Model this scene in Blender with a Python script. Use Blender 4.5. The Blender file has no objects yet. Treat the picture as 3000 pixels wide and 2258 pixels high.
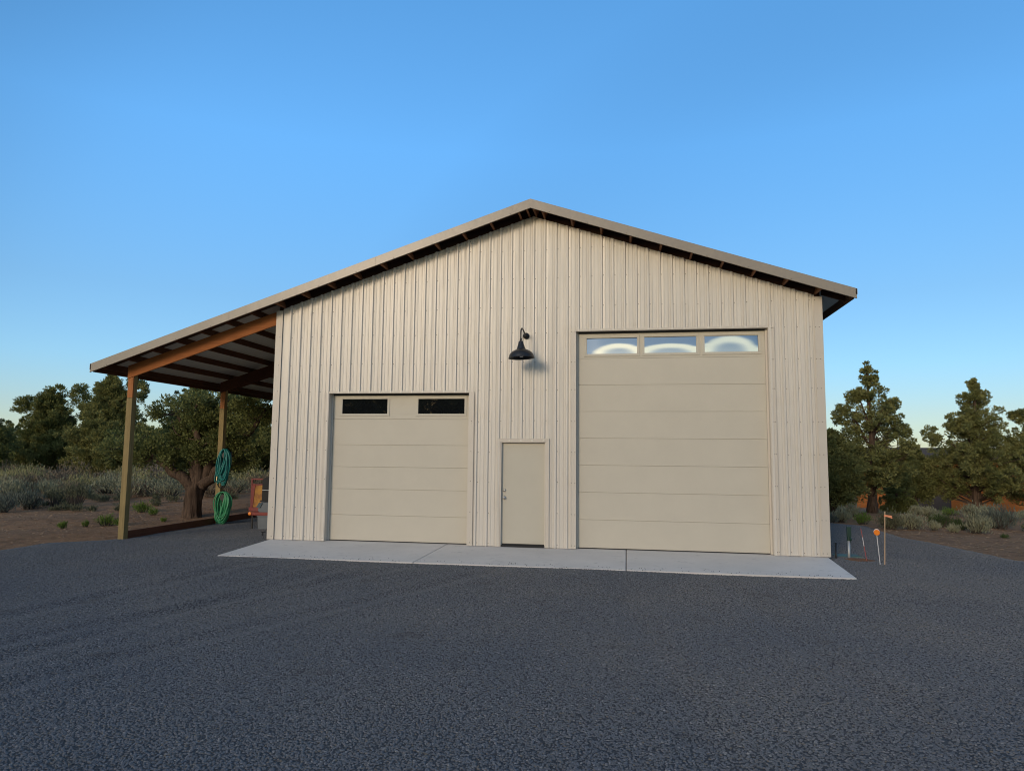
import bpy, math, random
import numpy as np
from mathutils import Vector, Matrix

# ------------------------------------------------------------------ camera, sky, sun, exposure
scene = bpy.context.scene
COL = scene.collection
CAM = (7.4356, -13.7388, 1.8006)
YAW, PITCH, ROLL = -0.1645, 0.1005, -0.0101
cd = bpy.data.cameras.new('camera')
cam = bpy.data.objects.new('camera', cd)
COL.objects.link(cam)
cy, sy, cp, sp = math.cos(YAW), math.sin(YAW), math.cos(PITCH), math.sin(PITCH)
R = Vector((cy, -sy, 0)); F = Vector((sy*cp, cy*cp, sp)); U = Vector((-sy*sp, -cy*sp, cp))
cr, sr = math.cos(ROLL), math.sin(ROLL)
R2 = R*cr - U*sr; U2 = R*sr + U*cr
M = Matrix((R2, U2, -F)).transposed().to_4x4()
M.translation = Vector(CAM)
cam.matrix_world = M
cd.sensor_fit = 'HORIZONTAL'; cd.sensor_width = 36.0; cd.lens = 36*2024.17/3000
cd.clip_start = 0.05; cd.clip_end = 6000
scene.camera = cam

SUN_ELEV, SUN_ROT = math.radians(15.0), math.radians(200.0)
world = bpy.data.worlds.new('World'); scene.world = world
world.use_nodes = True
wn, wl = world.node_tree.nodes, world.node_tree.links
bg = wn['Background']
sky = wn.new('ShaderNodeTexSky'); sky.sky_type = 'NISHITA'
sky.sun_disc = False; sky.sun_elevation = SUN_ELEV; sky.sun_rotation = SUN_ROT
sky.altitude = 1000; sky.air_density = 1.0; sky.dust_density = 0.7; sky.ozone_density = 1.6
# sky colour by height above the horizon: pale at the rim, deep saturated blue above
wtc = wn.new('ShaderNodeTexCoord'); wsx = wn.new('ShaderNodeSeparateXYZ'); wrp = wn.new('ShaderNodeValToRGB')
wl.new(wtc.outputs['Generated'], wsx.inputs[0]); wl.new(wsx.outputs[2], wrp.inputs[0])
STOPS = [(0.0, (.70, .74, .80)), (.06, (.74, .82, .92)), (.12, (.76, 1.00, 1.16)), (.21, (.80, 1.13, 1.32)), (.41, (.95, 1.70, 2.10)), (.60, (.90, 1.72, 2.12)), (.72, (1.3, 1.8, 2.0)), (.85, (2.9, 2.45, 2.05))]
we = wrp.color_ramp.elements
for i, (p_, c_) in enumerate(STOPS):
    e_ = we[i] if i < 2 else we.new(p_)
    e_.position = p_; e_.color = (*[q_/3 for q_ in c_], 1)
wmx = wn.new('ShaderNodeMix'); wmx.data_type = 'RGBA'; wmx.blend_type = 'MULTIPLY'; wmx.inputs[0].default_value = 1
# towards the low sun the sky keeps its warm glow
wdot = wn.new('ShaderNodeVectorMath'); wdot.operation = 'DOT_PRODUCT'; wdot.inputs[1].default_value = (math.sin(SUN_ROT), math.cos(SUN_ROT), 0)
wl.new(wtc.outputs['Generated'], wdot.inputs[0])
wmr = wn.new('ShaderNodeMapRange'); wmr.interpolation_type = 'SMOOTHSTEP'; wmr.inputs[1].default_value = -.25; wmr.inputs[2].default_value = .75
wl.new(wdot.outputs['Value'], wmr.inputs[0])
wgl = wn.new('ShaderNodeValToRGB'); wl.new(wsx.outputs[2], wgl.inputs[0])
GLOW = [(0.0, (1.2, .95, .65)), (.085, (2.6, 2.05, 1.38)), (.165, (2.6, 2.1, 1.45)), (.215, (.95, 1.0, 1.0)), (.27, (.90, .98, 1.0)), (.45, (1.2, 1.25, 1.25)), (.8, (2.9, 2.45, 2.0))]
ge = wgl.color_ramp.elements
for i, (p_, c_) in enumerate(GLOW):
    e_ = ge[i] if i < 2 else ge.new(p_)
    e_.position = p_; e_.color = (*[q_/3 for q_ in c_], 1)
wsel = wn.new('ShaderNodeMix'); wsel.data_type = 'RGBA'
wl.new(wmr.outputs[0], wsel.inputs[0]); wl.new(wrp.outputs[0], wsel.inputs[6]); wl.new(wgl.outputs[0], wsel.inputs[7])
wl.new(sky.outputs[0], wmx.inputs[6]); wl.new(wsel.outputs[2], wmx.inputs[7])
wsc = wn.new('ShaderNodeVectorMath'); wsc.operation = 'SCALE'; wsc.inputs['Scale'].default_value = 3*1.4
# even out the sky's brightness round the compass
wd2 = wn.new('ShaderNodeVectorMath'); wd2.operation = 'DOT_PRODUCT'
wd2.inputs[1].default_value = (math.sin(SUN_ROT)*math.cos(SUN_ELEV), math.cos(SUN_ROT)*math.cos(SUN_ELEV), math.sin(SUN_ELEV))
wl.new(wtc.outputs['Generated'], wd2.inputs[0])
wph = wn.new('ShaderNodeValToRGB'); wph.color_ramp.interpolation = 'B_SPLINE'
wm2 = wn.new('ShaderNodeMapRange'); wm2.inputs[1].default_value = -1; wm2.inputs[2].default_value = 0
wl.new(wd2.outputs['Value'], wm2.inputs[0]); wl.new(wm2.outputs[0], wph.inputs[0])
pe = wph.color_ramp.elements
for i, (p_, c_) in enumerate([(0.0, .88), (.11, .86), (.27, .80), (.38, 1.0), (.64, 1.30), (.81, .98), (1.0, 1.0)]):
    e_ = pe[i] if i < 2 else pe.new(p_)
    e_.position = p_; e_.color = (c_/1.4, c_/1.4, c_/1.4, 1)
wm3 = wn.new('ShaderNodeMix'); wm3.data_type = 'RGBA'; wm3.blend_type = 'MULTIPLY'; wm3.inputs[0].default_value = 1
wl.new(wmx.outputs[2], wm3.inputs[6]); wl.new(wph.outputs[0], wm3.inputs[7])
wl.new(wm3.outputs[2], wsc.inputs[0]); wl.new(wsc.outputs[0], bg.inputs[0])
bg.inputs[1].default_value = 0.13

sd = bpy.data.lights.new('sun', 'SUN'); sd.energy = 1.45; sd.angle = math.radians(13); sd.color = (1.0, 0.80, 0.58)
sun = bpy.data.objects.new('sun', sd); COL.objects.link(sun)
sun_dir = Vector((math.sin(SUN_ROT)*math.cos(SUN_ELEV), math.cos(SUN_ROT)*math.cos(SUN_ELEV), math.sin(SUN_ELEV)))
sun.rotation_euler = (-sun_dir).to_track_quat('-Z', 'Y').to_euler()
sun.location = sun_dir*60
vs = scene.view_settings
vs.view_transform = 'Standard'; vs.look = 'None'; vs.gamma = 1.0; vs.use_curve_mapping = False; vs.exposure = 0.0
scene.cycles.filter_width = 1.05
scene.cycles.use_denoising = True

# ------------------------------------------------------------------ materials
def new_mat(name):
    m = bpy.data.materials.new(name); m.use_nodes = True
    nt = m.node_tree
    return m, nt.nodes, nt.links, nt.nodes['Principled BSDF']

def mixrgb(n, l, fac, a, b, mode='MIX'):
    x = n.new('ShaderNodeMix'); x.data_type = 'RGBA'; x.blend_type = mode
    if isinstance(fac, (int, float)): x.inputs[0].default_value = fac
    else: l.new(fac, x.inputs[0])
    for s, i in ((a, 6), (b, 7)):
        if isinstance(s, tuple): x.inputs[i].default_value = (*s, 1)
        else: l.new(s, x.inputs[i])
    return x.outputs[2]

def noise(n, l, scale, detail=4, rough=.55, stretch=None, coord='Object'):
    tc = n.new('ShaderNodeTexCoord'); mp = n.new('ShaderNodeMapping')
    l.new(tc.outputs[coord], mp.inputs[0])
    if stretch: mp.inputs['Scale'].default_value = stretch
    t = n.new('ShaderNodeTexNoise'); t.inputs['Scale'].default_value = scale
    t.inputs['Detail'].default_value = detail; t.inputs['Roughness'].default_value = rough
    l.new(mp.outputs[0], t.inputs[0])
    return t.outputs[0]

def ramp(n, l, src, a, b):
    r = n.new('ShaderNodeMapRange'); l.new(src, r.inputs[0])
    r.inputs[1].default_value = a; r.inputs[2].default_value = b
    return r.outputs[0]

def bump(n, l, p, h, strength, dist):
    b = n.new('ShaderNodeBump'); b.inputs['Strength'].default_value = strength; b.inputs['Distance'].default_value = dist
    l.new(h, b.inputs['Height']); l.new(b.outputs[0], p.inputs['Normal'])

def simple(name, c1, c2=None, rough=.6, metal=0, scale=6, stretch=None, bmp=0, bscale=None, spec=.5, coat=0):
    m, n, l, p = new_mat(name)
    c2 = c2 or tuple(x*.8 for x in c1)
    f = noise(n, l, scale, 5, .6, stretch)
    l.new(mixrgb(n, l, ramp(n, l, f, .3, .7), c1, c2), p.inputs['Base Color'])
    p.inputs['Roughness'].default_value = rough; p.inputs['Metallic'].default_value = metal
    p.inputs['Specular IOR Level'].default_value = spec; p.inputs['Coat Weight'].default_value = coat
    if bmp: bump(n, l, p, noise(n, l, bscale or scale*4, 4, .6, stretch), bmp, .01)
    return m

def siding_mat():
    m, n, l, p = new_mat('painted_siding')
    a = noise(n, l, 1.0, 4, .6, (9, 9, .25)); b = noise(n, l, 1.3, 5, .65)
    c = mixrgb(n, l, ramp(n, l, a, .3, .7), (.635, .592, .523), (.585, .545, .478))
    c = mixrgb(n, l, ramp(n, l, b, .55, .8), c, (.56, .51, .43))
    l.new(c, p.inputs['Base Color'])
    p.inputs['Roughness'].default_value = .36; p.inputs['Specular IOR Level'].default_value = .5
    bump(n, l, p, noise(n, l, 1.6, 2, .5, (4, 4, .5)), .45, .02)
    return m

def door_mat(name, c, zdark=False):
    m, n, l, p = new_mat(name)
    f = noise(n, l, 2.0, 5, .6)
    col = mixrgb(n, l, ramp(n, l, f, .35, .7), c, tuple(x*.955 for x in c))
    l.new(col, p.inputs['Base Color'])
    p.inputs['Roughness'].default_value = .55; p.inputs['Specular IOR Level'].default_value = .35
    g = noise(n, l, 30, 3, .7, (4, 4, 1)); bump(n, l, p, g, .22, .004)
    return m

def wood(name, c1, c2, axis='y', rough=.7):
    st = {'x': (1.2, 14, 14), 'y': (14, 1.2, 14), 'z': (14, 14, 1.2)}[axis]
    m, n, l, p = new_mat(name)
    f = noise(n, l, 1.6, 6, .65, st); g = noise(n, l, 1.1, 3, .5)
    c = mixrgb(n, l, ramp(n, l, f, .32, .68), c1, c2)
    c = mixrgb(n, l, ramp(n, l, g, .55, .75), c, tuple(x*.6 for x in c1))
    l.new(c, p.inputs['Base Color']); p.inputs['Roughness'].default_value = rough
    p.inputs['Specular IOR Level'].default_value = .25
    bump(n, l, p, f, .3, .006)
    return m

def foliage(name, c1, c2, trans=.25):
    m, n, l, p = new_mat(name)
    a = n.new('ShaderNodeAttribute'); a.attribute_name = 'tint'
    col = mixrgb(n, l, a.outputs['Fac'], c1, c2)
    l.new(col, p.inputs['Base Color'])
    p.inputs['Roughness'].default_value = .75; p.inputs['Specular IOR Level'].default_value = .2
    if trans:
        t = n.new('ShaderNodeBsdfTranslucent'); l.new(col, t.inputs[0])
        mx = n.new('ShaderNodeMixShader'); mx.inputs[0].default_value = trans
        l.new(p.outputs[0], mx.inputs[1]); l.new(t.outputs[0], mx.inputs[2])
        l.new(mx.outputs[0], n['Material Output'].inputs[0])
    return m

def gravel_mat(name, per_instance):
    m, n, l, p = new_mat(name)
    if per_instance:
        oi = n.new('ShaderNodeObjectInfo'); rnd = oi.outputs['Random']
        tc = n.new('ShaderNodeTexCoord')
    else:
        tc = n.new('ShaderNodeTexCoord')
        v = n.new('ShaderNodeTexVoronoi'); v.inputs['Scale'].default_value = 58
        l.new(tc.outputs['Object'], v.inputs[0])
        sp_ = n.new('ShaderNodeSeparateColor'); l.new(v.outputs['Color'], sp_.inputs[0]); rnd = sp_.outputs[0]
    cr_ = n.new('ShaderNodeValToRGB'); l.new(rnd, cr_.inputs[0])
    e = cr_.color_ramp.elements
    e[0].position = 0; e[0].color = (.105, .110, .120, 1)
    e[1].position = 1; e[1].color = (.25, .245, .24, 1)
    for pos, c in ((.5, (.128, .133, .144)), (.86, (.158, .163, .173)), (.91, (.150, .130, .105)), (.955, (.165, .167, .172))):
        x = e.new(pos); x.color = (*c, 1)
    geo = n.new('ShaderNodeNewGeometry')
    big = n.new('ShaderNodeTexNoise'); big.inputs['Scale'].default_value = .45; big.inputs['Detail'].default_value = 5
    l.new(geo.outputs['Position'], big.inputs[0])
    fine = n.new('ShaderNodeTexNoise'); fine.inputs['Scale'].default_value = 2.1; fine.inputs['Detail'].default_value = 4
    l.new(geo.outputs['Position'], fine.inputs[0])
    c = mixrgb(n, l, ramp(n, l, big.outputs[0], .35, .7), cr_.outputs[0], (1.25, 1.18, 1.08), 'MULTIPLY')
    c2 = mixrgb(n, l, ramp(n, l, fine.outputs[0], .62, .95), c, (.085, .075, .06))
    l.new(c2 if per_instance else mixrgb(n, l, 1.0, c2, (.50, .50, .50), 'MULTIPLY'), p.inputs['Base Color'])  # bed halved: dark fines, plus shade between the stones put into the colour
    p.inputs['Roughness'].default_value = .85; p.inputs['Specular IOR Level'].default_value = .3
    if not per_instance:
        bump(n, l, p, v.outputs['Distance'], 1.0, .02)
    return m

def dirt_mat():
    m, n, l, p = new_mat('dry_dirt')
    a = noise(n, l, .35, 6, .6); b = noise(n, l, 3.0, 6, .7); c = noise(n, l, 22, 4, .7)
    col = mixrgb(n, l, ramp(n, l, a, .35, .65), (.34, .185, .092), (.275, .16, .09))
    col = mixrgb(n, l, ramp(n, l, b, .45, .75), col, (.15, .088, .048))
    col = mixrgb(n, l, ramp(n, l, c, .58, .78), col, (.38, .27, .17))
    l.new(col, p.inputs['Base Color']); p.inputs['Roughness'].default_value = .95
    p.inputs['Specular IOR Level'].default_value = .1
    bump(n, l, p, noise(n, l, 9, 8, .75), 1.0, .06)
    return m

def concrete_mat():
    m, n, l, p = new_mat('broom_concrete')
    a = noise(n, l, .8, 6, .65); b = noise(n, l, 5, 5, .7); c = noise(n, l, 60, 3, .6, (.15, 1, 1))
    col = mixrgb(n, l, ramp(n, l, a, .35, .65), (.585, .545, .495), (.655, .61, .555))
    col = mixrgb(n, l, ramp(n, l, b, .58, .8), col, (.40, .375, .34))
    l.new(col, p.inputs['Base Color']); p.inputs['Roughness'].default_value = .8
    bump(n, l, p, c, .2, .004)
    return m

def glass_mat(name, refl):
    m, n, l, p = new_mat(name)
    p.inputs['Base Color'].default_value = (.006, .007, .008, 1); p.inputs['Roughness'].default_value = .02
    g = n.new('ShaderNodeBsdfGlossy'); g.inputs['Roughness'].default_value = .015; g.inputs['Color'].default_value = (.95, .97, 1, 1)
    mx = n.new('ShaderNodeMixShader'); mx.inputs[0].default_value = refl
    l.new(p.outputs[0], mx.inputs[1]); l.new(g.outputs[0], mx.inputs[2]); l.new(mx.outputs[0], n['Material Output'].inputs[0])
    return m

MT = dict(
    siding=siding_mat(),
    trim=simple('painted_trim', (.575, .525, .45), (.54, .49, .42), .45, scale=2, bmp=.15, bscale=1.5),
    rake=simple('rake_trim_metal', (.275, .238, .192), (.24, .207, .167), .34, scale=1.2, bmp=.8, bscale=1.6),
    door=door_mat('garage_door_paint', (.535, .495, .408)),
    entry=door_mat('entry_door_paint', (.505, .47, .385)),
    seam=simple('dark_rubber', (.02, .02, .02), rough=.8),
    screw=simple('screw_head', (.20, .18, .15), rough=.5),
    concrete=concrete_mat(),
    gravel=gravel_mat('gravel_bed', False), stone=gravel_mat('gravel_stone', True),
    dirt=dirt_mat(),
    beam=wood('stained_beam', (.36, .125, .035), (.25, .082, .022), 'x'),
    purlin=wood('stained_purlin_shaded', (.115, .045, .022), (.07, .028, .014), 'y'),  # stain darkened: shade under the lean-to roof put into its colour
    purlin_lit=wood('stained_purlin_lit', (.24, .105, .05), (.16, .065, .03), 'y'),  # same stain made lighter: light on the gable purlins put into its colour
    block=wood('stained_block', (.42, .17, .06), (.30, .11, .035), 'z'),
    post=wood('treated_post', (.30, .22, .095), (.21, .155, .065), 'z'),
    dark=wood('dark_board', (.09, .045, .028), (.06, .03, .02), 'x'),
    edging=wood('edging_board', (.16, .06, .034), (.10, .04, .024), 'y', .8),
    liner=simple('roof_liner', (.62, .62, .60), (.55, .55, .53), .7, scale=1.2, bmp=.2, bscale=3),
    roof=simple('roof_metal', (.30, .26, .21), rough=.45),
    black=simple('black_enamel', (.010, .010, .011), (.014, .014, .016), .35, scale=3, bmp=.05),
    glass_high=glass_mat('window_glass', .36), glass_low=glass_mat('window_glass_cut_reflection', .012),  # same glass twice; low door's mirror share cut to imitate dark tree reflections
    chrome=simple('satin_nickel', (.55, .54, .52), rough=.3, metal=1),
    bulb=simple('frosted_bulb', (.75, .74, .7), rough=.3),
    teal=simple('teal_hose', (.012, .225, .205), (.010, .16, .15), .4, scale=10),
    green_hose=simple('green_hose_rubber', (.05, .32, .14), (.04, .24, .10), .4, scale=10),
    black_hose=simple('black_hose_rubber', (.012, .012, .012), rough=.5),
    brass=simple('brass_fitting', (.6, .5, .3), rough=.35, metal=1),
    red=simple('faded_red_paint', (.26, .030, .022), (.16, .035, .028), .6, scale=7, bmp=.2),
    yellow=simple('rusty_yellow_paint', (.50, .25, .025), (.20, .055, .018), .65, scale=7.5, bmp=.2),
    grey=simple('grey_plastic', (.115, .135, .155), (.095, .112, .13), .55),
    blue=simple('blue_plastic', (.03, .07, .10), rough=.5),
    galv=simple('galvanised_steel', (.50, .51, .50), (.40, .41, .41), .45, metal=.6, scale=9),
    dgreen=simple('dark_green_paint', (.012, .045, .03), rough=.5),
    lid=simple('green_plastic_lid', (.085, .15, .115), (.07, .125, .095), .7),
    orange=simple('orange_reflector', (.90, .24, .015), (.85, .22, .015), .4),
    white=simple('white_plastic', (.70, .69, .66), rough=.5),
    pink=simple('faded_red_stake', (.40, .085, .07), rough=.6),
    lath=wood('lath_wood', (.62, .44, .27), (.50, .34, .20), 'z'),
    ribbon=simple('peach_ribbon', (.85, .32, .16), rough=.5),
    bark=simple('juniper_bark', (.13, .088, .064), (.034, .025, .019), .95, scale=3, stretch=(7, 7, .8), bmp=1.0, bscale=4, spec=.1),
    bark_grey=simple('dead_limb', (.20, .18, .16), (.12, .105, .09), .95, scale=6, bmp=.6, spec=.1),
    sagewood=simple('sage_wood', (.075, .06, .048), rough=.95),
    logwall=wood('orange_siding', (.50, .165, .038), (.34, .105, .024), 'x'),
    shingle=simple('roof_shingle', (.115, .09, .075), (.075, .06, .05), .95, scale=12, bmp=.5, spec=.05),
    brown_door=simple('brown_door', (.05, .037, .032), rough=.6),
    jun_dark=foliage('juniper_leaves_dark', (.115, .132, .040), (.235, .245, .088)),
    jun_warm=foliage('juniper_leaves_warm', (.140, .152, .050), (.30, .295, .108)),
    sage=foliage('sagebrush_leaves', (.17, .178, .11), (.34, .335, .22), .15),
    sage_blue=foliage('sagebrush_leaves_blue', (.08, .095, .075), (.165, .18, .14), .15),
    sage_dark=foliage('sagebrush_leaves_dark', (.085, .09, .055), (.17, .175, .105), .15),
    rabbit=foliage('rabbitbrush_leaves', (.085, .145, .022), (.17, .25, .05), .2),
    rabbit_dark=foliage('rabbitbrush_leaves_dark', (.035, .06, .018), (.075, .105, .035), .2),
    dry=foliage('dry_brush_twigs', (.125, .10, .07), (.25, .20, .14), .1),
    sage_yellow=foliage('sagebrush_leaves_yellow', (.21, .205, .09), (.40, .37, .18), .15),
    straw=foliage('dry_straw', (.20, .13, .085), (.36, .27, .18), 0),
)

# ------------------------------------------------------------------ mesh helpers
def mesh_np(name, verts, quads, mat, parent=None, smooth=False, tint=None, loc=None):
    me = bpy.data.meshes.new(name)
    verts = np.asarray(verts, np.float32); quads = np.asarray(quads, np.int32); k = quads.shape[1]
    me.vertices.add(len(verts)); me.vertices.foreach_set('co', verts.ravel())
    me.loops.add(quads.size); me.loops.foreach_set('vertex_index', quads.ravel())
    me.polygons.add(len(quads)); me.polygons.foreach_set('loop_start', np.arange(0, quads.size, k, dtype=np.int32))
    if smooth: me.polygons.foreach_set('use_smooth', np.ones(len(quads), bool))
    me.update(calc_edges=True)
    if tint is not None:
        a = me.attributes.new('tint', 'FLOAT', 'POINT'); a.data.foreach_set('value', np.asarray(tint, np.float32))
    if mat: me.materials.append(mat)
    o = bpy.data.objects.new(name, me); COL.objects.link(o)
    if parent: o.parent = parent
    if loc is not None: o.location = loc
    return o

class MB:
    def __init__(s): s.v = []; s.f = []
    def add(s, v, f):
        b = len(s.v); s.v += [tuple(map(float, p)) for p in v]; s.f += [tuple(i+b for i in q) for q in f]; return s
    def box(s, x0, x1, y0, y1, z0, z1):
        v = [(x0,y0,z0),(x1,y0,z0),(x1,y1,z0),(x0,y1,z0),(x0,y0,z1),(x1,y0,z1),(x1,y1,z1),(x0,y1,z1)]
        return s.add(v, [(3,2,1,0),(4,5,6,7),(0,1,5,4),(1,2,6,5),(2,3,7,6),(3,0,4,7)])
    def prism(s, poly, y0, y1):               # polygon in (x, z), counter-clockwise seen from -y, extruded along y
        n = len(poly); v = [(x, y0, z) for x, z in poly]+[(x, y1, z) for x, z in poly]
        f = [tuple(range(n)), tuple(range(2*n-1, n-1, -1))]
        f += [(i, n+i, n+(i+1) % n, (i+1) % n) for i in range(n)]
        return s.add(v, f)
    def tube(s, pts, rad, n=8, caps=True):
        pts = [Vector(p) for p in pts]; m = len(pts)
        if not hasattr(rad, '__len__'): rad = [rad]*m
        up = None; rings = []
        for i in range(m):
            t = (pts[min(i+1, m-1)]-pts[max(i-1, 0)]).normalized()
            if up is None:
                up = t.orthogonal().normalized()
            up = (up - t*up.dot(t)); up = up.normalized() if up.length > 1e-6 else t.orthogonal().normalized()
            w = t.cross(up)
            rings.append([pts[i]+(up*math.cos(a)+w*math.sin(a))*rad[i] for a in [2*math.pi*k/n for k in range(n)]])
        v = [p for r in rings for p in r]; f = []
        for i in range(m-1):
            for k in range(n):
                f.append((i*n+k, i*n+(k+1) % n, (i+1)*n+(k+1) % n, (i+1)*n+k))
        if caps: f += [tuple(range(n-1, -1, -1)), tuple((m-1)*n+k for k in range(n))]
        return s.add(v, f)
    def lathe(s, prof, c, axis='z', n=24):
        v = []; f = []; m = len(prof)
        for r, h in prof:
            for k in range(n):
                a = 2*math.pi*k/n; x, y = r*math.cos(a), r*math.sin(a)
                v.append({'z': (c[0]+x, c[1]+y, c[2]+h), 'y': (c[0]+x, c[1]+h, c[2]+y), 'x': (c[0]+h, c[1]+x, c[2]+y)}[axis])
        for i in range(m-1):
            for k in range(n): f.append((i*n+k, i*n+(k+1) % n, (i+1)*n+(k+1) % n, (i+1)*n+k))
        return s.add(v, f)
    def build(s, name, mat, parent=None, smooth=False, bevel=0, xf=None):
        me = bpy.data.meshes.new(name)
        v = [xf @ Vector(p) for p in s.v] if xf else s.v
        me.from_pydata(v, [], s.f); me.update()
        import bmesh
        bm = bmesh.new(); bm.from_mesh(me); bmesh.ops.recalc_face_normals(bm, faces=bm.faces); bm.to_mesh(me); bm.free()
        if smooth:
            me.polygons.foreach_set('use_smooth', [True]*len(me.polygons))
        if mat: me.materials.append(mat)
        o = bpy.data.objects.new(name, me); COL.objects.link(o)
        if parent: o.parent = parent; o.matrix_parent_inverse = Matrix.Translation(-parent.location) if parent.type == 'EMPTY' else parent.matrix_world.inverted()
        if bevel:
            b = o.modifiers.new('bevel', 'BEVEL'); b.width = bevel; b.segments = 2; b.limit_method = 'ANGLE'
        return o

def thing(name, label, cat, loc=(0, 0, 0), group=None):
    o = bpy.data.objects.new(name, None); COL.objects.link(o); o.location = loc; o.empty_display_size = .2
    tag(o, label, cat, group); return o
def tag(o, label, cat, group=None):
    o['label'] = label; o['category'] = cat
    if group: o['group'] = group
    return o

# ------------------------------------------------------------------ terrain
rs = np.random.RandomState(7)
def sm(a, b, x):
    t = np.clip((np.asarray(x, float)-a)/(b-a), 0, 1); return t*t*(3-2*t)
_W = [(rs.uniform(-1, 1, 2)*f, rs.uniform(0, 6.28), 1/f) for f in (.25, .4, .7, 1.1, 1.9, 3.1, 4.7, 7.3) for _ in range(3)]
def wob(x, y, amp=.03, lo=0, hi=99):
    r = 0
    for k, p, a in _W[lo:hi]: r = r+np.sin(k[0]*x*2+k[1]*y*2+p)*min(a, 1.0)
    return r*amp/3
def base_z(x, y):
    x = np.asarray(x, float); y = np.asarray(y, float)
    d = np.hypot(np.maximum(np.maximum(-x, x-11.1), 0), np.maximum(np.maximum(-2.2-y, y-14), 0))
    z = -.085-.055*sm(0, 2.5, d)
    z = z-.055*np.clip(y-12, 0, 22)*sm(8, 14, x)
    z = z+.052*np.clip(y-6.5, 0, 18)*sm(-2, -6, x)
    return z
POLY = np.array([(-16,-16),(-7,-6),(-5.2,-3.4),(-4.45,-1.9),(-4.5,-.7),(-3.8,-.15),(-3.56,.3),(-3.56,16),(11.1,16),(11.4,9.8),(13.0,9.2),(14.1,8.0),(14.0,5),(14.4,3.2),(14.7,1.2),(15.6,.2),(18,-.6),(24,-2.5),(32,-16)], float)
def signed(x, y):
    d = np.full(np.shape(x), 1e9); ins = np.zeros(np.shape(x), bool)
    for (ax, ay), (bx, by) in zip(POLY, np.roll(POLY, -1, 0)):
        t = np.clip(((x-ax)*(bx-ax)+(y-ay)*(by-ay))/((bx-ax)**2+(by-ay)**2), 0, 1)
        d = np.minimum(d, np.hypot(x-ax-t*(bx-ax), y-ay-t*(by-ay)))
        c = ((ay > y) != (by > y)) & (x < (bx-ax)*(y-ay)/(by-ay+1e-12)+ax); ins ^= c
    return np.where(ins, d, -d)
def dirt_z(x, y):
    s = signed(x, y)
    return base_z(x, y)+wob(x, y, .035)*sm(.3, -1.0, s)-.05*sm(.3, 1.2, s)
def ruts(x, y):
    r = 0
    for x0, k, c in ((2.1, .22, .006), (8.0, -.10, .002), (4.8, .55, .012)):
        for off in (-.8, .8):
            d = x-(x0+off+k*(y+2)+c*(y+2)**2); r = r-.018*np.exp(-(d/.16)**2)+.010*np.exp(-((np.abs(d)-.3)/.12)**2)
    return r*sm(-2.3, -3.2, y)
def gravel_z(x, y):
    s = signed(x, y)+wob(x, y, .18, 9)
    return base_z(x, y)+.012+np.clip(s*.10, -.12, .022)+wob(x, y, .008, 6)*sm(.2, 1.5, s)+ruts(x, y)
def grid(xs, ys, zf):
    X, Y = np.meshgrid(xs, ys); Z = zf(X, Y); n, m = X.shape
    i = (np.arange(n-1)[:, None]*m+np.arange(m-1)[None]).ravel()
    return np.stack([X.ravel(), Y.ravel(), Z.ravel()], 1), np.stack([i, i+1, i+m+1, i+m], 1)
def axis_(lo, hi, step, far):
    a = list(np.arange(lo, hi+1e-6, step)); s = step; x = hi
    while x < far: s *= 1.35; x += s; a.append(x)
    s = step; x = lo
    while x > -far: s *= 1.35; x -= s; a.insert(0, x)
    return np.array(a)
v, q = grid(axis_(-22, 30, .2, 2500), axis_(-16, 26, .2, 2500), dirt_z)
o = mesh_np('ground', v, q, MT['dirt'], smooth=True); o['kind'] = 'structure'
gx, gy = np.arange(-16, 31.01, .1), np.arange(-15.9, 15.9, .1)
v, q = grid(gx, gy, gravel_z)
gravel = mesh_np('gravel_drive', v, q, MT['gravel'], smooth=True); gravel['kind'] = 'structure'

# loose stones of the gravel surface (geometry nodes, one object that nobody could count)
dx, dy = v[:, 0]-CAM[0], v[:, 1]-CAM[1]; dist = np.hypot(dx, dy)
s_in = signed(v[:, 0], v[:, 1])+wob(v[:, 0], v[:, 1], .18, 9)
ang = (dx*math.sin(YAW)+dy*math.cos(YAW))/np.maximum(dist, .1)
dens = np.clip(1-(dist-7)/14, .46, 1)*3300*sm(-.25, .12, s_in)*(ang > .62)*(dist > 2.6)*(dist < 27)
dens[(v[:, 0] > .1) & (v[:, 0] < 10.95) & (v[:, 1] > -2.1)] = 0
stones = mesh_np('gravel_stones', v, q, MT['stone']); stones['kind'] = 'stuff'; stones['label'] = 'loose dark blue grey gravel stones covering the drive'; stones['category'] = 'gravel'
a = stones.data.attributes.new('dens', 'FLOAT', 'POINT'); a.data.foreach_set('value', dens.astype(np.float32))
ng = bpy.data.node_groups.new('stone_scatter', 'GeometryNodeTree')
ng.interface.new_socket('Geometry', in_out='INPUT', socket_type='NodeSocketGeometry')
ng.interface.new_socket('Geometry', in_out='OUTPUT', socket_type='NodeSocketGeometry')
N, L = ng.nodes, ng.links
gi, go = N.new('NodeGroupInput'), N.new('NodeGroupOutput')
dp = N.new('GeometryNodeDistributePointsOnFaces'); at = N.new('GeometryNodeInputNamedAttribute')
at.data_type = 'FLOAT'; at.inputs[0].default_value = 'dens'
L.new(gi.outputs[0], dp.inputs['Mesh']); L.new(at.outputs[0], dp.inputs['Density'])
g2i = N.new('GeometryNodeGeometryToInstance')
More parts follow.
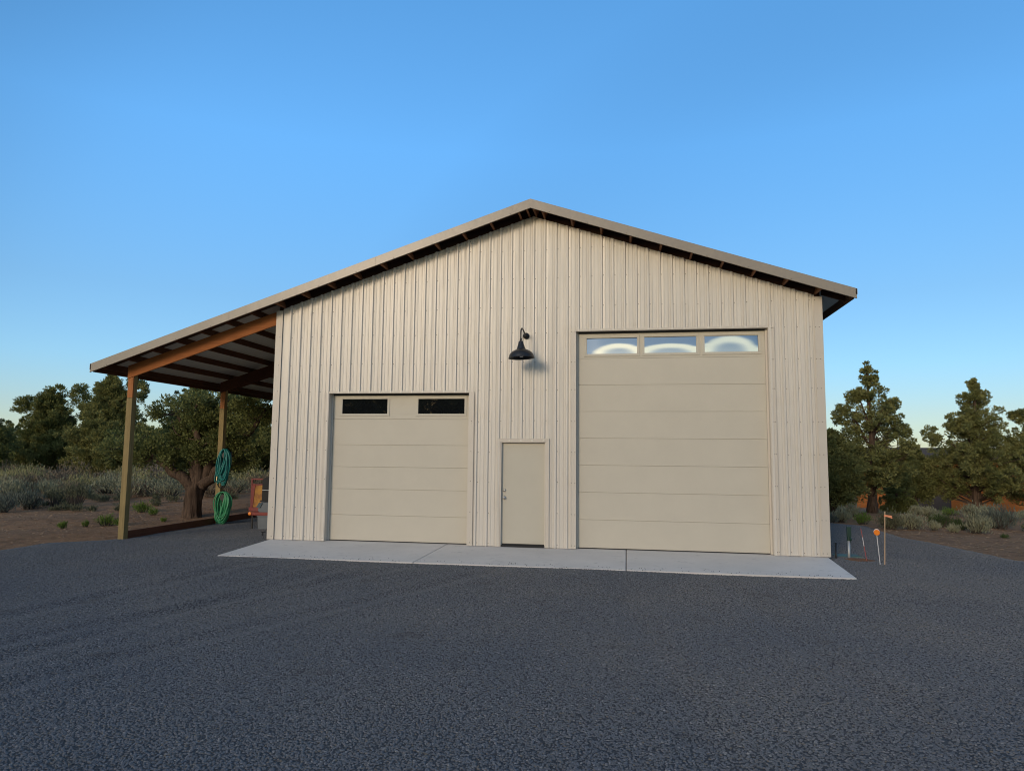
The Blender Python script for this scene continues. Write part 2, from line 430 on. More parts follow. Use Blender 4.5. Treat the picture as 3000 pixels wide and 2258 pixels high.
for k in range(4):
    ico = N.new('GeometryNodeMeshIcoSphere'); ico.inputs['Subdivisions'].default_value = 2; ico.inputs['Radius'].default_value = 1.0
    spn = N.new('GeometryNodeSetPosition'); nz = N.new('ShaderNodeTexNoise'); nz.noise_dimensions = '4D'
    nz.inputs['W'].default_value = k*3.7; nz.inputs['Scale'].default_value = .9; nz.inputs['Detail'].default_value = 1
    vm = N.new('ShaderNodeVectorMath'); vm.operation = 'SUBTRACT'; vm.inputs[1].default_value = (.5, .5, .5)
    vs_ = N.new('ShaderNodeVectorMath'); vs_.operation = 'SCALE'; vs_.inputs['Scale'].default_value = 1.7
    L.new(nz.outputs['Color'], vm.inputs[0]); L.new(vm.outputs[0], vs_.inputs[0]); L.new(vs_.outputs[0], spn.inputs['Offset'])
    L.new(ico.outputs[0], spn.inputs['Geometry'])
    smt = N.new('GeometryNodeSetMaterial'); smt.inputs['Material'].default_value = MT['stone']
    L.new(spn.outputs[0], smt.inputs[0]); L.new(smt.outputs[0], g2i.inputs[0])
iop = N.new('GeometryNodeInstanceOnPoints'); iop.inputs['Pick Instance'].default_value = True
rr = N.new('FunctionNodeRandomValue'); rr.data_type = 'FLOAT_VECTOR'; rr.inputs[0].default_value = (-.5, -.5, 0); rr.inputs[1].default_value = (.5, .5, 6.28)
rsz = N.new('FunctionNodeRandomValue'); rsz.data_type = 'FLOAT_VECTOR'; rsz.inputs[0].default_value = (.006, .005, .0035); rsz.inputs[1].default_value = (.0125, .0100, .0075); rsz.inputs['Seed'].default_value = 5
L.new(dp.outputs['Points'], iop.inputs['Points']); L.new(g2i.outputs[0], iop.inputs['Instance'])
L.new(rr.outputs[0], iop.inputs['Rotation']); L.new(rsz.outputs[0], iop.inputs['Scale'])
L.new(iop.outputs[0], go.inputs[0])
stones.modifiers.new('scatter', 'NODES').node_group = ng

# ------------------------------------------------------------------ concrete apron: three slabs cut by two joints
AP = [(.19, -2.147), (10.93, -2.115)]
mb = MB()
def slab(x0, x1, j0, j1):
    yf = lambda x: -2.147+.032*x/11
    top = lambda y: -.006+.012*y
    v = [(x0, .25, -.004), (x1, .25, -.004), (j1, yf(j1), top(yf(j1))), (j0, yf(j0), top(yf(j0)))]
    w = [(a, b, -.25) for a, b, c in v]
    mb.add(v+w, [(0, 3, 2, 1), (4, 5, 6, 7), (0, 4, 7, 3), (3, 7, 6, 2), (2, 6, 5, 1), (1, 5, 4, 0)])
slab(-.0, 3.82, .19, 3.82); slab(3.834, 7.41, 3.834, 7.41); slab(7.424, 11.10, 7.424, 10.93)
o = mb.build('concrete_apron', MT['concrete'], bevel=.012); o['kind'] = 'structure'

rg = np.random.RandomState(9); n = 170
sx = rg.uniform(.2, 10.9, n); sy = -2.12+np.abs(rg.randn(n))*.16; sy = np.minimum(sy, -1.4); r_ = rg.uniform(.005, .011, n)
O = np.array([(1, 0, 0), (-1, 0, 0), (0, 1, 0), (0, -1, 0), (0, 0, .6), (0, 0, -.6)], float)
V = (O[None]*r_[:, None, None]*rg.uniform(.7, 1.3, (n, 6, 1))); a_ = rg.uniform(0, 6.28, n)
V = np.stack([V[..., 0]*np.cos(a_)[:, None]-V[..., 1]*np.sin(a_)[:, None]+sx[:, None], V[..., 0]*np.sin(a_)[:, None]+V[..., 1]*np.cos(a_)[:, None]+sy[:, None], V[..., 2]+(-.005+.012*sy+.5*r_)[:, None]], -1).reshape(-1, 3)
T3 = np.array([(0, 2, 4), (2, 1, 4), (1, 3, 4), (3, 0, 4), (2, 0, 5), (1, 2, 5), (3, 1, 5), (0, 3, 5)])
o = mesh_np('stray_gravel', V, (T3[None]+6*np.arange(n)[:, None, None]).reshape(-1, 3), MT['gravel'])
o['kind'] = 'stuff'; o['label'] = 'stray gravel stones spilled onto the concrete edge'; o['category'] = 'gravel'

# ------------------------------------------------------------------ the metal building
BX, DEP = 11.10, 14.5
RX, RZ, SL = 5.565, 6.91, .3323
def zr(x): return RZ-SL*abs(x-RX)
B = thing('metal_building', 'beige ribbed metal workshop with gabled roof, lean-to, two garage doors and entry door', 'building', (5.55, 0, 0))
OPEN = [(1.25, 4.27, 3.06), (6.453, 10.128, 4.285), (4.93, 5.86, 2.07)]

def profile(x0, x1, first, sp_=.2295):
    pts = [(x0, 0)]
    k = 0
    while True:
        c = first+k*sp_; k += 1
        if c-.036 > x1: break
        for dx_, h in ((-.032, 0), (-.016, .033), (.016, .033), (.032, 0)):
            pts.append((c+dx_, h))
        for mc in (.0765, .153):
            for dx_, h in ((-.013, .0015), (-.006, .008), (.006, .008), (.013, .0015)):
                pts.append((c+mc+dx_, h))
    def sag(x, h):                                 # sheets bow a little between their ribs
        t = ((x-first) % sp_)/sp_; q = int((x-first)//sp_)
        return h+(.0028*math.sin(q*2.4+1)+.001)*max(0, math.sin(math.pi*(t-.15)/.7)) if .15 < t < .85 and 0 < q < 200 else h
    pts = [(x, sag(x, h)) for x, h in pts if x0 <= x <= x1]
    if pts[-1][0] < x1: pts.append((x1, 0))
    return pts
def hat(pts, x):
    for (a, h), (b, g) in zip(pts, pts[1:]):
        if a <= x <= b: return h+(g-h)*(x-a)/max(b-a, 1e-9)
    return 0
def ribbed(pts, topf, opens, place, extra=()):
    xs = sorted(set([p[0] for p in pts]+[e for a, b, c in opens for e in (a, b)]+list(extra)))
    hh = [hat(pts, x) for x in xs]; m = MB()
    for (a, h), (b, g) in zip(zip(xs, hh), zip(xs[1:], hh[1:])):
        if b-a < 1e-5: continue
        z0 = 0.0; mid = (a+b)/2
        for oa, ob, oz in opens:
            if oa <= mid <= ob: z0 = oz
        m.add([place(a, h, z0), place(b, g, z0), place(b, g, topf(b)), place(a, h, topf(a))], [(0, 1, 2, 3)])
    return m
pf = profile(.12, 10.99, .302)
m = ribbed(pf, lambda x: zr(x)-.2, OPEN, lambda x, h, z: (x, -h, z), (RX,))
m.build('front_wall', MT['siding'], B)
ps = profile(.02, DEP-.02, .25)
for X, sg in ((0, -1), (BX, 1)):
    ribbed(ps, lambda y: zr(X)-.2, [], lambda y, h, z: (X+sg*h, y, z)).build('side_wall', MT['siding'], B)
ribbed(profile(.02, BX-.02, .3), lambda x: zr(x)-.2, [], lambda x, h, z: (x, DEP+h, z), (RX,)).build('rear_wall', MT['siding'], B)
# core behind the panels: keeps the inside dark and closed
for X0, X1 in ((.0, 1.25), (4.27, 4.93), (5.86, 6.453), (10.128, BX)):
    pass
# corner trims
for x0, x1, xs_ in ((-.028, .125, 0), (10.975, BX+.028, 1)):
    mb = MB(); X = 0 if xs_ == 0 else BX; sg = -1 if xs_ == 0 else 1
    mb.box(x0, x1, -.027, -.021, 0, zr(X)-.2)
    ex = (x0, x0+.006) if xs_ == 0 else (x1-.006, x1)
    mb.box(ex[0], ex[1], -.021, .12, 0, zr(X)-.2)
    inn = (.10, .125) if xs_ == 0 else (10.975, 11.0)
    mb.box(inn[0], inn[1], -.030, -.027, 0, zr(X)-.215)
    mb.build('corner_trim', MT['trim'], B, bevel=.002)
# screws
mb = MB()
rows = [.06, .66, 1.27, 1.87, 2.48, 3.11, 3.67, 4.28, 4.80, 5.41, 6.0]
k = 0
while .302+.2295*k < BX-.2:
    x = .302+.2295*k+.042; k += 1
    for zz in rows:
        z = zz+.015*math.sin(x*2.1+zz)
        if z > zr(x)-.3: continue
        if any(a-.16 < x < b+.16 and z < c+.12 for a, b, c in OPEN): continue
        mb.lathe([(.0085, 0), (.0085, -.004), (.005, -.008), (0, -.008)], (x, -.0, z), 'y', 6)
    if zr(x) > 3: mb.lathe([(.0085, 0), (.0085, -.004), (.005, -.008), (0, -.008)], (x, 0, zr(x)-.24), 'y', 6)
for x in (.075, 1.21, 4.33, 6.36, 6.43, 10.19, 10.22, 10.99, 11.06):
    for zz in rows:
        if zz < zr(x)-.3 and not any(a-.13 < x < b+.13 and zz > c for a, b, c in OPEN):
            mb.lathe([(.0085, 0), (.0085, -.004), (.005, -.008), (0, -.008)], (x, -.03, zz), 'y', 6)
o = mb.build('screw_heads', MT['screw'], B); o['kind'] = 'stuff'

# roof: metal sheet, liner, purlins, rake trims, eave boards
XL, XR, Y0, Y1 = -4.128, 11.62, -.44, DEP+.44
def slopebox(mb, xa, xb, t0, t1, y0, y1):      # slab between zr-t0 and zr-t1
    mb.prism([(xa, zr(xa)-t1), (xb, zr(xb)-t1), (xb, zr(xb)-t0), (xa, zr(xa)-t0)], y0, y1)
for xa, xb in ((XL, RX), (RX, XR)):
    mb = MB(); slopebox(mb, xa, xb, .004, .022, Y0+.014, Y1)
    y = Y0+.2
    while y < Y1:
        mb.prism([(xa+.01, zr(xa+.01)-.004), (xb-.01 if xb > RX else xb, zr(xb)-.004), (xb-.01 if xb > RX else xb, zr(xb)+.014), (xa+.01, zr(xa+.01)+.014)], y-.02, y+.02); y += .2295
    mb.build('roof_panel', MT['roof'], B)
    mb = MB(); slopebox(mb, xa+.02, xb-.02, .024, .034, .06, Y1-.03)
    mb.build('roof_liner', MT['liner'], B)
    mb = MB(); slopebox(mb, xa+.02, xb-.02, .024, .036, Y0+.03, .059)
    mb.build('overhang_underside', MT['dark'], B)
mb = MB()
mb.prism([(RX-.25, zr(RX-.25)+.018), (RX, RZ+.018), (RX+.25, zr(RX+.25)+.018), (RX+.25, zr(RX+.25)+.03), (RX, RZ+.035), (RX-.25, zr(RX-.25)+.03)], Y0+.25, Y1)
mb.build('ridge_cap', MT['rake'], B)
px = [5.45, 5.283]+[5.283-.575*i for i in range(1, 17)]
px_r = [5.672, 5.849]+[5.849+.578*i for i in range(1, 10)]
for x in px+px_r:
    mb = MB(); s = SL if x < RX else -SL
    hx, dz = .019, .14
    # board stands square to the slope
    nx, nz = -s/math.hypot(1, s), 1/math.hypot(1, s); tx, tz = nz, -nx
    tx, tz = 1/math.hypot(1, s), s/math.hypot(1, s)
    cx, cz = x, zr(x)-.036/nz
    poly = [(cx-tx*hx-nx*dz, cz-tz*hx-nz*dz), (cx+tx*hx-nx*dz, cz+tz*hx-nz*dz), (cx+tx*hx, cz+tz*hx), (cx-tx*hx, cz-tz*hx)]
    mb.prism(poly, Y0+.02, Y1-.05)
    mb.build('purlin', MT['purlin'] if x < -.2 else MT['purlin_lit'], B)
for xa, xb in ((XL, RX), (RX, XR)):
    mb = MB(); slopebox(mb, xa, xb, -.004, .170, Y0-.012, Y0)
    slopebox(mb, xa, xb, .170, .178, Y0-.018, Y0+.012)      # hem
    mb.prism([(xa, zr(xa)+.0045), (xb, zr(xb)+.0045), (xb, zr(xb)+.010), (xa, zr(xa)+.010)], Y0-.012, Y0+.12)
    n_ = 3 if xa < 0 else 2
    for i in range(1, n_):
        xx = xa+(xb-xa)*i/n_; slopebox(mb, xx, xx+.012, -.004, .168, Y0-.016, Y0-.012)
    o = mb.build('rake_trim', MT['rake'], B)
    mb = MB(); L_ = abs(xb-xa); nn = int(L_/.75)
    for i in range(nn):
        x = xa+(i+.5)*(xb-xa)/nn
        mb.lathe([(.011, 0), (.009, -.007), (0, -.008)], (x, Y0-.012, zr(x)-.155), 'y', 6)
    o = mb.build('trim_screws', MT['screw'], B); o['kind'] = 'stuff'
for xa, xb in ((XL+.03, RX), (RX, XR-.03)):
    mb = MB(); slopebox(mb, xa, xb, .04, .16, Y0+.001, Y0+.02)
    mb.build('rake_board', MT['dark'], B)
# gable rafters behind the wall top and the blocking over them
mb = MB(); slopebox(mb, BX+.03, XR-.04, .036, .15, .015, .055); mb.build('rafter_tail', MT['dark'], B)
for xa, xb in ((0.02, RX), (RX, BX)):
    mb = MB(); slopebox(mb, xa, xb, .178, .44, .015, .055); slopebox(mb, xa, xb, .036, .178, .03, .05)
    mb.build('gable_rafter', MT['dark'], B)
# eave boards
mb = MB(); mb.box(XL+.05, XL+.09, Y0+.022, Y1-.05, zr(XL)-.17, zr(XL)-.03); mb.build('eave_board', MT['purlin'], B)
mb = MB(); mb.box(XR-.06, XR-.02, Y0+.08, Y1-.05, zr(XR)-.165, zr(XR)-.028); mb.build('eave_board', MT['dark'], B)
mb = MB(); mb.box(XR-.018, XR+.012, Y0-.012, Y1, zr(XR)-.10, zr(XR)+.006); mb.build('drip_edge', MT['rake'], B)
mb = MB(); mb.box(XL-.010, XL+.02, Y0-.012, Y1, zr(XL)-.12, zr(XL)+.006); mb.build('drip_edge', MT['rake'], B)

# lean-to: posts, blocks and sloped beams
PX = -3.543
for i, yb in enumerate((0.0, 3.58, 7.16, 10.74)):
    mb = MB(); gz = -.5
    mb.prism([(PX, gz), (PX+.14, gz), (PX+.14, 2.984), (PX, 2.984)], yb, yb+.14)
    mb.prism([(PX, 2.984), (PX+.14, 2.984), (PX+.14, 3.70), (PX, 3.66)], yb+.04, yb+.14)
    mb.build('lean_to_post', MT['post'], B, bevel=.006)
    mb = MB(); mb.prism([(PX+.004, 2.990), (PX+.136, 2.990), (PX+.136, 3.455), (PX+.004, 3.412)], yb+.002, yb+.039)
    mb.build('notch_block', MT['block'], B, bevel=.003)
    mb = MB(); bz = lambda x: 4.566+.325*x
    xe = -.03
    mb.prism([(PX-.012, bz(PX)), (xe, bz(xe)), (xe, bz(xe)+.288), (PX-.012, bz(PX)+.288)], yb-.002, yb+.038)
    mb.build('lean_to_beam', MT['beam'] if i == 0 else MT['purlin'], B, bevel=.004)  # beams farther in take the stain with shade painted in
    if i:
        mb = MB(); mb.prism([(PX-.012, bz(PX)), (xe, bz(xe)), (xe, bz(xe)+.288), (PX-.012, bz(PX)+.288)], yb+.141, yb+.18)
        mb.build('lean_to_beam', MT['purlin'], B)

# opening trims (jambs, headers) and reveals
def opening(x0, x1, zt, dep, w=.115):
    mb = MB()
    mb.box(x0-w, x0, -.027, -.021, 0, zt+.022); mb.box(x1, x1+w, -.027, -.021, 0, zt+.022)
    mb.box(x0-w+.005, x0-w+.03, -.031, -.027, 0, zt+.01); mb.box(x1+w-.03, x1+w-.005, -.031, -.027, 0, zt+.01)
    mb.box(x0, x1, -.029, -.021, zt, zt+.045)                  # header face
    mb.box(x0-.006, x0, -.021, dep+.05, 0, zt); mb.box(x1, x1+.006, -.021, dep+.05, 0, zt)   # reveals
    mb.box(x0-.006, x1+.006, -.021, dep+.05, zt, zt+.006)
    mb.build('opening_trim', MT['trim'], B, bevel=.0015)
    mb = MB()                                                  # rubber weather strip round the door
    mb.box(x0, x0+.035, dep-.03, dep-.004, 0, zt)
    mb.build('stop_moulding', MT['trim'], B, bevel=.002)
    mb = MB(); mb.box(x1-.035, x1, dep-.03, dep-.004, 0, zt); mb.build('stop_moulding', MT['trim'], B, bevel=.002)
    mb = MB(); mb.box(x0+.035, x1-.035, dep-.03, dep-.004, zt-.03, zt-.0005); mb.build('weather_strip', MT['seam'], B)
opening(1.25, 4.27, 3.06, .15); opening(6.453, 10.128, 4.285, .12)

def garage_door(x0, x1, heights, zbase, yd, wins, glass, bulge):
    d = MB(); z = zbase; H = []
    for i, h in enumerate(heights):
        top = i == len(heights)-1
        if not top:
            d.box(x0, x1, yd, yd+.045, z+.0025, z+h-.0025)
            d.box(x0+.002, x1-.002, yd+.010, yd+.04, z+h-.0025, z+h+.0025)
        else:
            zt = z+h; xs = [x0]
            for a, b, c, e in wins: xs += [a, b]
            xs.append(x1)
            w0, w1 = wins[0][2], wins[0][3]
            d.box(x0, x1, yd, yd+.045, z+.0025, w0); d.box(x0, x1, yd, yd+.045, w1, zt)
            for k in range(0, len(xs), 2): d.box(xs[k], xs[k+1], yd, yd+.045, w0, w1)
        z += h
    D = d.build('garage_door', MT['door'], B, bevel=.002)
    mb = MB(); mb.box(x0, x1, yd-.004, yd+.04, .002, zbase); mb.build('bottom_seal', MT['seam'], D)
    for i, (a, b, c, e) in enumerate(wins):
        f = MB(); w = .045
        f.box(a-w, b+w, yd-.014, yd-.0015, c-w, c+.004); f.box(a-w, b+w, yd-.014, yd-.0015, e-.004, e+w)
        f.box(a-w, a+.004, yd-.014, yd-.0015, c+.004, e-.004); f.box(b-.004, b+w, yd-.014, yd-.0015, c+.004, e-.004)
        f.box(a-w-.008, b+w+.008, yd-.007, yd-.0014, c-w-.008, c-w); f.box(a-w-.008, b+w+.008, yd-.007, yd-.0014, e+w, e+w+.008)
        f.build('window_frame', MT['door'], D, bevel=.003)
        nx_, nz_ = 96, 40
        X, Z = np.meshgrid(np.linspace(a, b, nx_), np.linspace(c, e, nz_))
        Y = yd+.008-bulge(i, (X-a)/(b-a), (Z-c)/(e-c), X, Z)
        n, mm = X.shape; ii = (np.arange(n-1)[:, None]*mm+np.arange(mm-1)[None]).ravel()
        g = mesh_np('window_pane', np.stack([X.ravel(), Y.ravel(), Z.ravel()], 1), np.stack([ii, ii+1, ii+mm+1, ii+mm], 1), glass, None, True)
        g.parent = D; g.matrix_parent_inverse = D.matrix_world.inverted()
    return D
def flat(i, u, w, X, Z): return .0006*np.sin(u*9+i)*np.sin(w*5)
def arch(i, u, w, X, Z):
    cx_, a_, b_ = [(.64, .50, .70), (.5, .66, .62), (.48, .52, 1.0)][i]
    r = np.sqrt(((u-cx_)/a_)**2+((w+.06)/b_)**2)+.025*np.sin(u*23+i)*np.sin(w*9+u*7)+.018*np.sin(u*61+w*13+i*2)+.012*np.sin(u*97-w*29)
    tilt = np.radians(3.0*sm(.97, 1.18, r)+np.where(r < .8, 1.5*sm(.80, .5, r), 0))
    dz = (Z[1, 0]-Z[0, 0]); h = -np.cumsum(np.tan(tilt), 0)*dz        # double glazing bowed by pressure
    k = np.ones(15)/15
    for _ in range(3): h = np.stack([np.convolve(np.pad(row, 7, mode='reflect', reflect_type='odd'), k, 'valid') for row in h])
    return h
garage_door(1.285, 4.235, [.52, .535, .46, .46, .54, .50], .012, .15, [(1.479, 2.485, 2.637, 2.955), (3.15, 4.147, 2.637, 2.955)], MT['glass_low'], flat)
garage_door(6.488, 10.093, [.545]+[.532]*6+[.51], .012, .12, [(6.653, 7.659, 3.838, 4.166), (7.797, 8.808, 3.843, 4.176), (8.957, 9.975, 3.846, 4.183)], MT['glass_high'], arch)

# entry door
mb = MB()
for x0, x1, y0 in ((4.872, 4.935, -.028), (5.858, 5.921, -.028)):
    mb.box(x0, x1, y0, -.003, 0, 2.135)
mb.box(4.872, 5.921, -.0285, -.003, 2.075, 2.140)
mb.box(4.872, 4.895, -.036, -.0285, 0, 2.14); mb.box(5.898, 5.921, -.036, -.0285, 0, 2.14); mb.box(4.895, 5.898, -.036, -.0288, 2.118, 2.14)
mb.box(4.936, 4.958, -.02, .12, 0, 2.072); mb.box(5.835, 5.857, -.02, .12, 0, 2.072); mb.box(4.958, 5.835, -.0195, .12, 2.053, 2.072)
mb.box(4.958, 4.972, .036, .05, 0.02, 2.053); mb.box(5.821, 5.835, .036, .05, .02, 2.053)
ed = mb.build('entry_door_frame', MT['trim'], B, bevel=.002)
mb = MB(); mb.box(4.961, 5.832, .051, .095, .055, 2.046); sl_ = mb.build('entry_door', MT['entry'], B, bevel=.003)
mb = MB(); mb.box(4.959, 5.834, -.01, .10, .001, .03); mb.box(4.962, 5.831, .046, .09, .03, .054); mb.build('threshold', MT['seam'], B, bevel=.003)
mb = MB(); mb.lathe([(0, -.030), (.018, -.030), (.026, -.024), (.031, -.008), (.032, 0)], (5.018, .050, 1.102), 'y', 20); mb.build('deadbolt', MT['chrome'], sl_, smooth=True)
mb = MB(); mb.lathe([(0, -.062), (.018, -.061), (.027, -.05), (.027, -.04), (.014, -.028), (.012, -.010), (.030, -.008), (.033, 0)], (5.018, .050, .955), 'y', 20); mb.build('door_knob', MT['chrome'], sl_, smooth=True)
# dark board that closes the wall behind the openings
mb = MB(); mb.box(.05, 11.05, .30, .31, 0, 4.6); mb.build('inner_lining', MT['seam'], B)

# ------------------------------------------------------------------ gooseneck lamp
Lm = thing('barn_light', 'black gooseneck barn light mounted above the entry door', 'lamp', (5.441, -.01, 4.21))
mb = MB(); mb.lathe([(.064, .01), (.064, -.012), (.052, -.022), (.035, -.03), (.022, -.05), (0, -.05)], (5.441, -.018, 4.21), 'y', 24); mb.build('wall_plate', MT['black'], Lm, smooth=True)
arm = [(5.441, -.03, 4.21), (5.437, -.12, 4.218), (5.433, -.24, 4.245), (5.428, -.35, 4.272), (5.424, -.44, 4.283), (5.42, -.51, 4.27), (5.417, -.56, 4.23), (5.416, -.58, 4.17), (5.416, -.582, 4.10), (5.417, -.582, 4.0)]
def spline(pts, k=5):
    P = [Vector(p) for p in pts]; out = []
    for i in range(len(P)-1):
        p0, p1, p2, p3 = P[max(i-1, 0)], P[i], P[i+1], P[min(i+2, len(P)-1)]
        for j in range(k):
            t = j/k; out.append(.5*((2*p1)+(p2-p0)*t+(2*p0-5*p1+4*p2-p3)*t*t+(3*p1-p0-3*p2+p3)*t**3))
    return out+[P[-1]]
mb = MB(); mb.tube(spline(arm), .0155, 10); mb.lathe([(.016, 0), (.022, .002), (.022, .035), (.016, .037)], (5.417, -.582, 4.03), 'z', 16); mb.build('gooseneck_arm', MT['black'], Lm, smooth=True)
prof = [(0, .338), (.018, .337), (.034, .333), (.047, .315), (.052, .29), (.056, .268), (.060, .262), (.060, .252), (.064, .248), (.074, .215), (.088, .178), (.095, .166), (.125, .156), (.168, .134), (.208, .102), (.235, .062), (.247, .022), (.250, .004), (.258, .0), (.258, -.004), (.249, -.003), (.242, .022), (.23, .06), (.203, .098), (.163, .128), (.12, .149), (.09, .158), (0, .16)]
mb = MB(); mb.lathe(prof, (0, 0, 0), 'z', 48)
xf = Matrix.Translation((5.432, -.58, 3.682)) @ Matrix.Rotation(math.radians(-2.6), 4, 'Y')
shade = mb.build('lamp_shade', MT['black'], Lm, smooth=True, xf=xf)
mb = MB(); mb.lathe([(0, .0), (.03, .008), (.042, .035), (.035, .07), (.022, .1), (.022, .155)], (0, 0, .012), 'z', 20); mb.build('bulb', MT['bulb'], Lm, smooth=True, xf=xf)

# ------------------------------------------------------------------ timber edging under the lean-to
for k, (ya, yb, lab) in enumerate(((.16, 3.56, 'dark red timber edging board between the two lean-to posts'), (3.74, 11.0, 'dark timber edging board running back behind the post with hoses'))):
    mb = MB(); mb.prism([(PX+.02, -.35), (PX+.06, -.35), (PX+.06, .05), (PX+.02, .05)], ya, yb)
    tag(mb.build('edging_board', MT['edging'], None, bevel=.004), lab, 'edging board', 'timber edging boards')

# ------------------------------------------------------------------ hoses on the second post
def coil(name, mat, cx_, cz_, a_, b_, y_, loops, seed, rad, label, par_extra=None):
    rg = random.Random(seed); pts = []
    for k in range(loops):
        aa = a_*(.30+.70*rg.random()**1.25); bb = b_*(.72+.30*rg.random()); ox = (rg.random()-.80)*.34*(1.05-aa/a_); yy = y_+(rg.random()-.5)*.13
        top = cz_+b_
        for j in range(26):
            t = 2*math.pi*j/26
            x = cx_+ox*(1-math.cos(t))*.5+aa*math.sin(t)*(1.0+.12*math.cos(t)); z = top-bb+bb*math.cos(t)-rg.random()*.006
            pts.append((x, yy+.02*math.sin(2*t+k), z))
    mb = MB(); mb.tube(spline(pts, 2), rad, 7)
    t = thing(name, label, 'hose', (cx_, y_, cz_), 'garden hoses hung on the post'); mb.build('hose_coil', mat, t, smooth=True)
    return t
h1 = coil('garden_hose', MT['teal'], -3.25, 1.40, .225, .485, 3.47, 24, 3, .0125, 'teal hose coiled on the upper hook of the second lean-to post')
mb = MB(); mb.tube([(-3.40, 3.40, 1.16), (-3.402, 3.398, 1.05)], .016, 10); mb.build('hose_end', MT['brass'], h1)
h2 = coil('garden_hose', MT['green_hose'], -3.23, .32, .235, .43, 3.47, 24, 8, .0135, 'bright green hose coiled on the lower hook near the gravel')
h3 = coil('garden_hose', MT['black_hose'], -3.33, 1.20, .16, .37, 3.52, 3, 5, .012, 'black hose loop hanging behind the teal hose')
for z, lab in ((1.72, 'dark round hose hanger on the post inside the teal coil'), (.60, 'dark round hose hanger on the post inside the green coil')):
    mb = MB(); mb.lathe([(0, -.17), (.085, -.17), (.095, -.155), (.085, -.14), (.06, -.13), (.06, -.02), (.095, -.01), (.095, 0)], (-3.22, 3.60, z), 'y', 20)
    mb.box(-3.40, -3.14, 3.60, 3.63, z-.05, z+.10)
    tag(mb.build('hose_hanger', MT['black'], None), lab, 'hose hanger', 'hose hangers on the post')

# ------------------------------------------------------------------ clutter at the building corner
C_ = thing('equipment_stand', 'rusty red steel stand with yellow panel behind the building corner', 'stand', (-1.9, 3.0, -.14))
mb = MB()
for x in (-2.185, -1.60):
    mb.box(x, x+.04, 3.02, 3.06, .34, 1.14)
mb.box(-2.145, -1.60, 3.02, 3.06, 1.10, 1.138); mb.box(-2.145, -1.60, 3.022, 3.058, .96, .992)
mb.box(-2.20, -1.56, 2.98, 3.10, .30, .40)
mb.prism([(-2.145, .40), (-2.11, .40), (-2.06, .96), (-2.145, .96)], 3.012, 3.0199)
mb.build('frame', MT['red'], C_, bevel=.004)
mb = MB(); mb.box(-2.143, -1.60, 3.025, 3.045, .401, .959); mb.build('panel', MT['yellow'], C_)
mb = MB(); mb.box(-1.95, -1.40, 2.60, 2.975, .245, .30); mb.box(-1.95, -1.40, 2.58, 2.5995, .235, .315); mb.build('tray', MT['red'], C_, bevel=.006)
for x, y in ((-1.90, 2.66), (-1.90, 2.95), (-1.42, 2.63), (-1.42, 2.95)):
    mb = MB(); mb.box(x-.015, x+.015, y-.015, y+.015, -.16, .244); mb.build('leg', MT['black'], C_)
mb = MB(); mb.lathe([(0, -.02), (.04, -.015), (.045, 0), (.04, .01)], (-1.93, 2.575, .275), 'y', 14); mb.build('amber_lamp', MT['orange'], C_)
Bn = thing('storage_bin', 'grey plastic bin on the gravel below the red tray', 'bin', (-1.78, 2.80, -.14))
mb = MB(); mb.prism([(-1.71, -.13), (-1.40, -.13), (-1.38, .215), (-1.735, .215)], 2.60, 2.92); mb.build('bin_body', MT['grey'], Bn, bevel=.012)
mb = MB(); mb.box(-1.745, -1.37, 2.585, 2.935, .203, .228); mb.build('rim', MT['grey'], Bn, bevel=.006)
Tb = thing('tool_case', 'grey plastic case with open blue front on the red tray', 'case', (-1.8, 2.75, .285))
mb = MB(); mb.prism([(-1.76, .36), (-1.72, .303), (-1.36, .303), (-1.36, .555), (-1.68, .565)], 2.64, 2.90); mb.build('case_body', MT['grey'], Tb, bevel=.012)
mb = MB(); mb.prism([(-1.79, .43), (-1.69, .41), (-1.62, .54), (-1.72, .55)], 2.62, 2.638); mb.build('case_front', MT['blue'], Tb, bevel=.003)
mb = MB(); mb.prism([(-1.72, .572), (-1.36, .562), (-1.36, .60), (-1.69, .605)], 2.63, 2.91); mb.build('lid', MT['seam'], Tb, bevel=.01)
Gr = thing('barbecue_grill', 'tall black grill half hidden behind the building corner', 'grill', (-1.4, 2.85, -.14))
mb = MB(); mb.prism([(-1.70, .55), (-1.10, .55), (-1.10, .86), (-1.70, .86)], 2.70, 2.96); mb.build('firebox', MT['seam'], Gr, bevel=.02)
mb = MB(); mb.prism([(-1.70, .865), (-1.10, .865), (-1.10, 1.10), (-1.2, 1.19), (-1.60, 1.19), (-1.70, 1.13)], 2.70, 2.96); mb.build('hood', MT['seam'], Gr, bevel=.02)
mb = MB(); mb.tube([(-1.66, 2.66, .86), (-1.2, 2.66, .86)], .012, 8); mb.build('handle', MT['galv'], Gr)
for x in (-1.66, -1.14):
    for y in (2.93,):
        mb = MB(); mb.box(x-.02, x+.02, y-.02, y+.02, -.16, .549); mb.build('leg', MT['black'], Gr)
mb = MB(); mb.tube([(-.62, .90, -.3), (-.63, .90, .03)], .011, 8); mb.tube([(-.66, .90, .03), (-.57, .90, .04)], .014, 8)
tag(mb.build('ground_stake', MT['black']), 'short black stake at the left end of the concrete apron', 'stake')

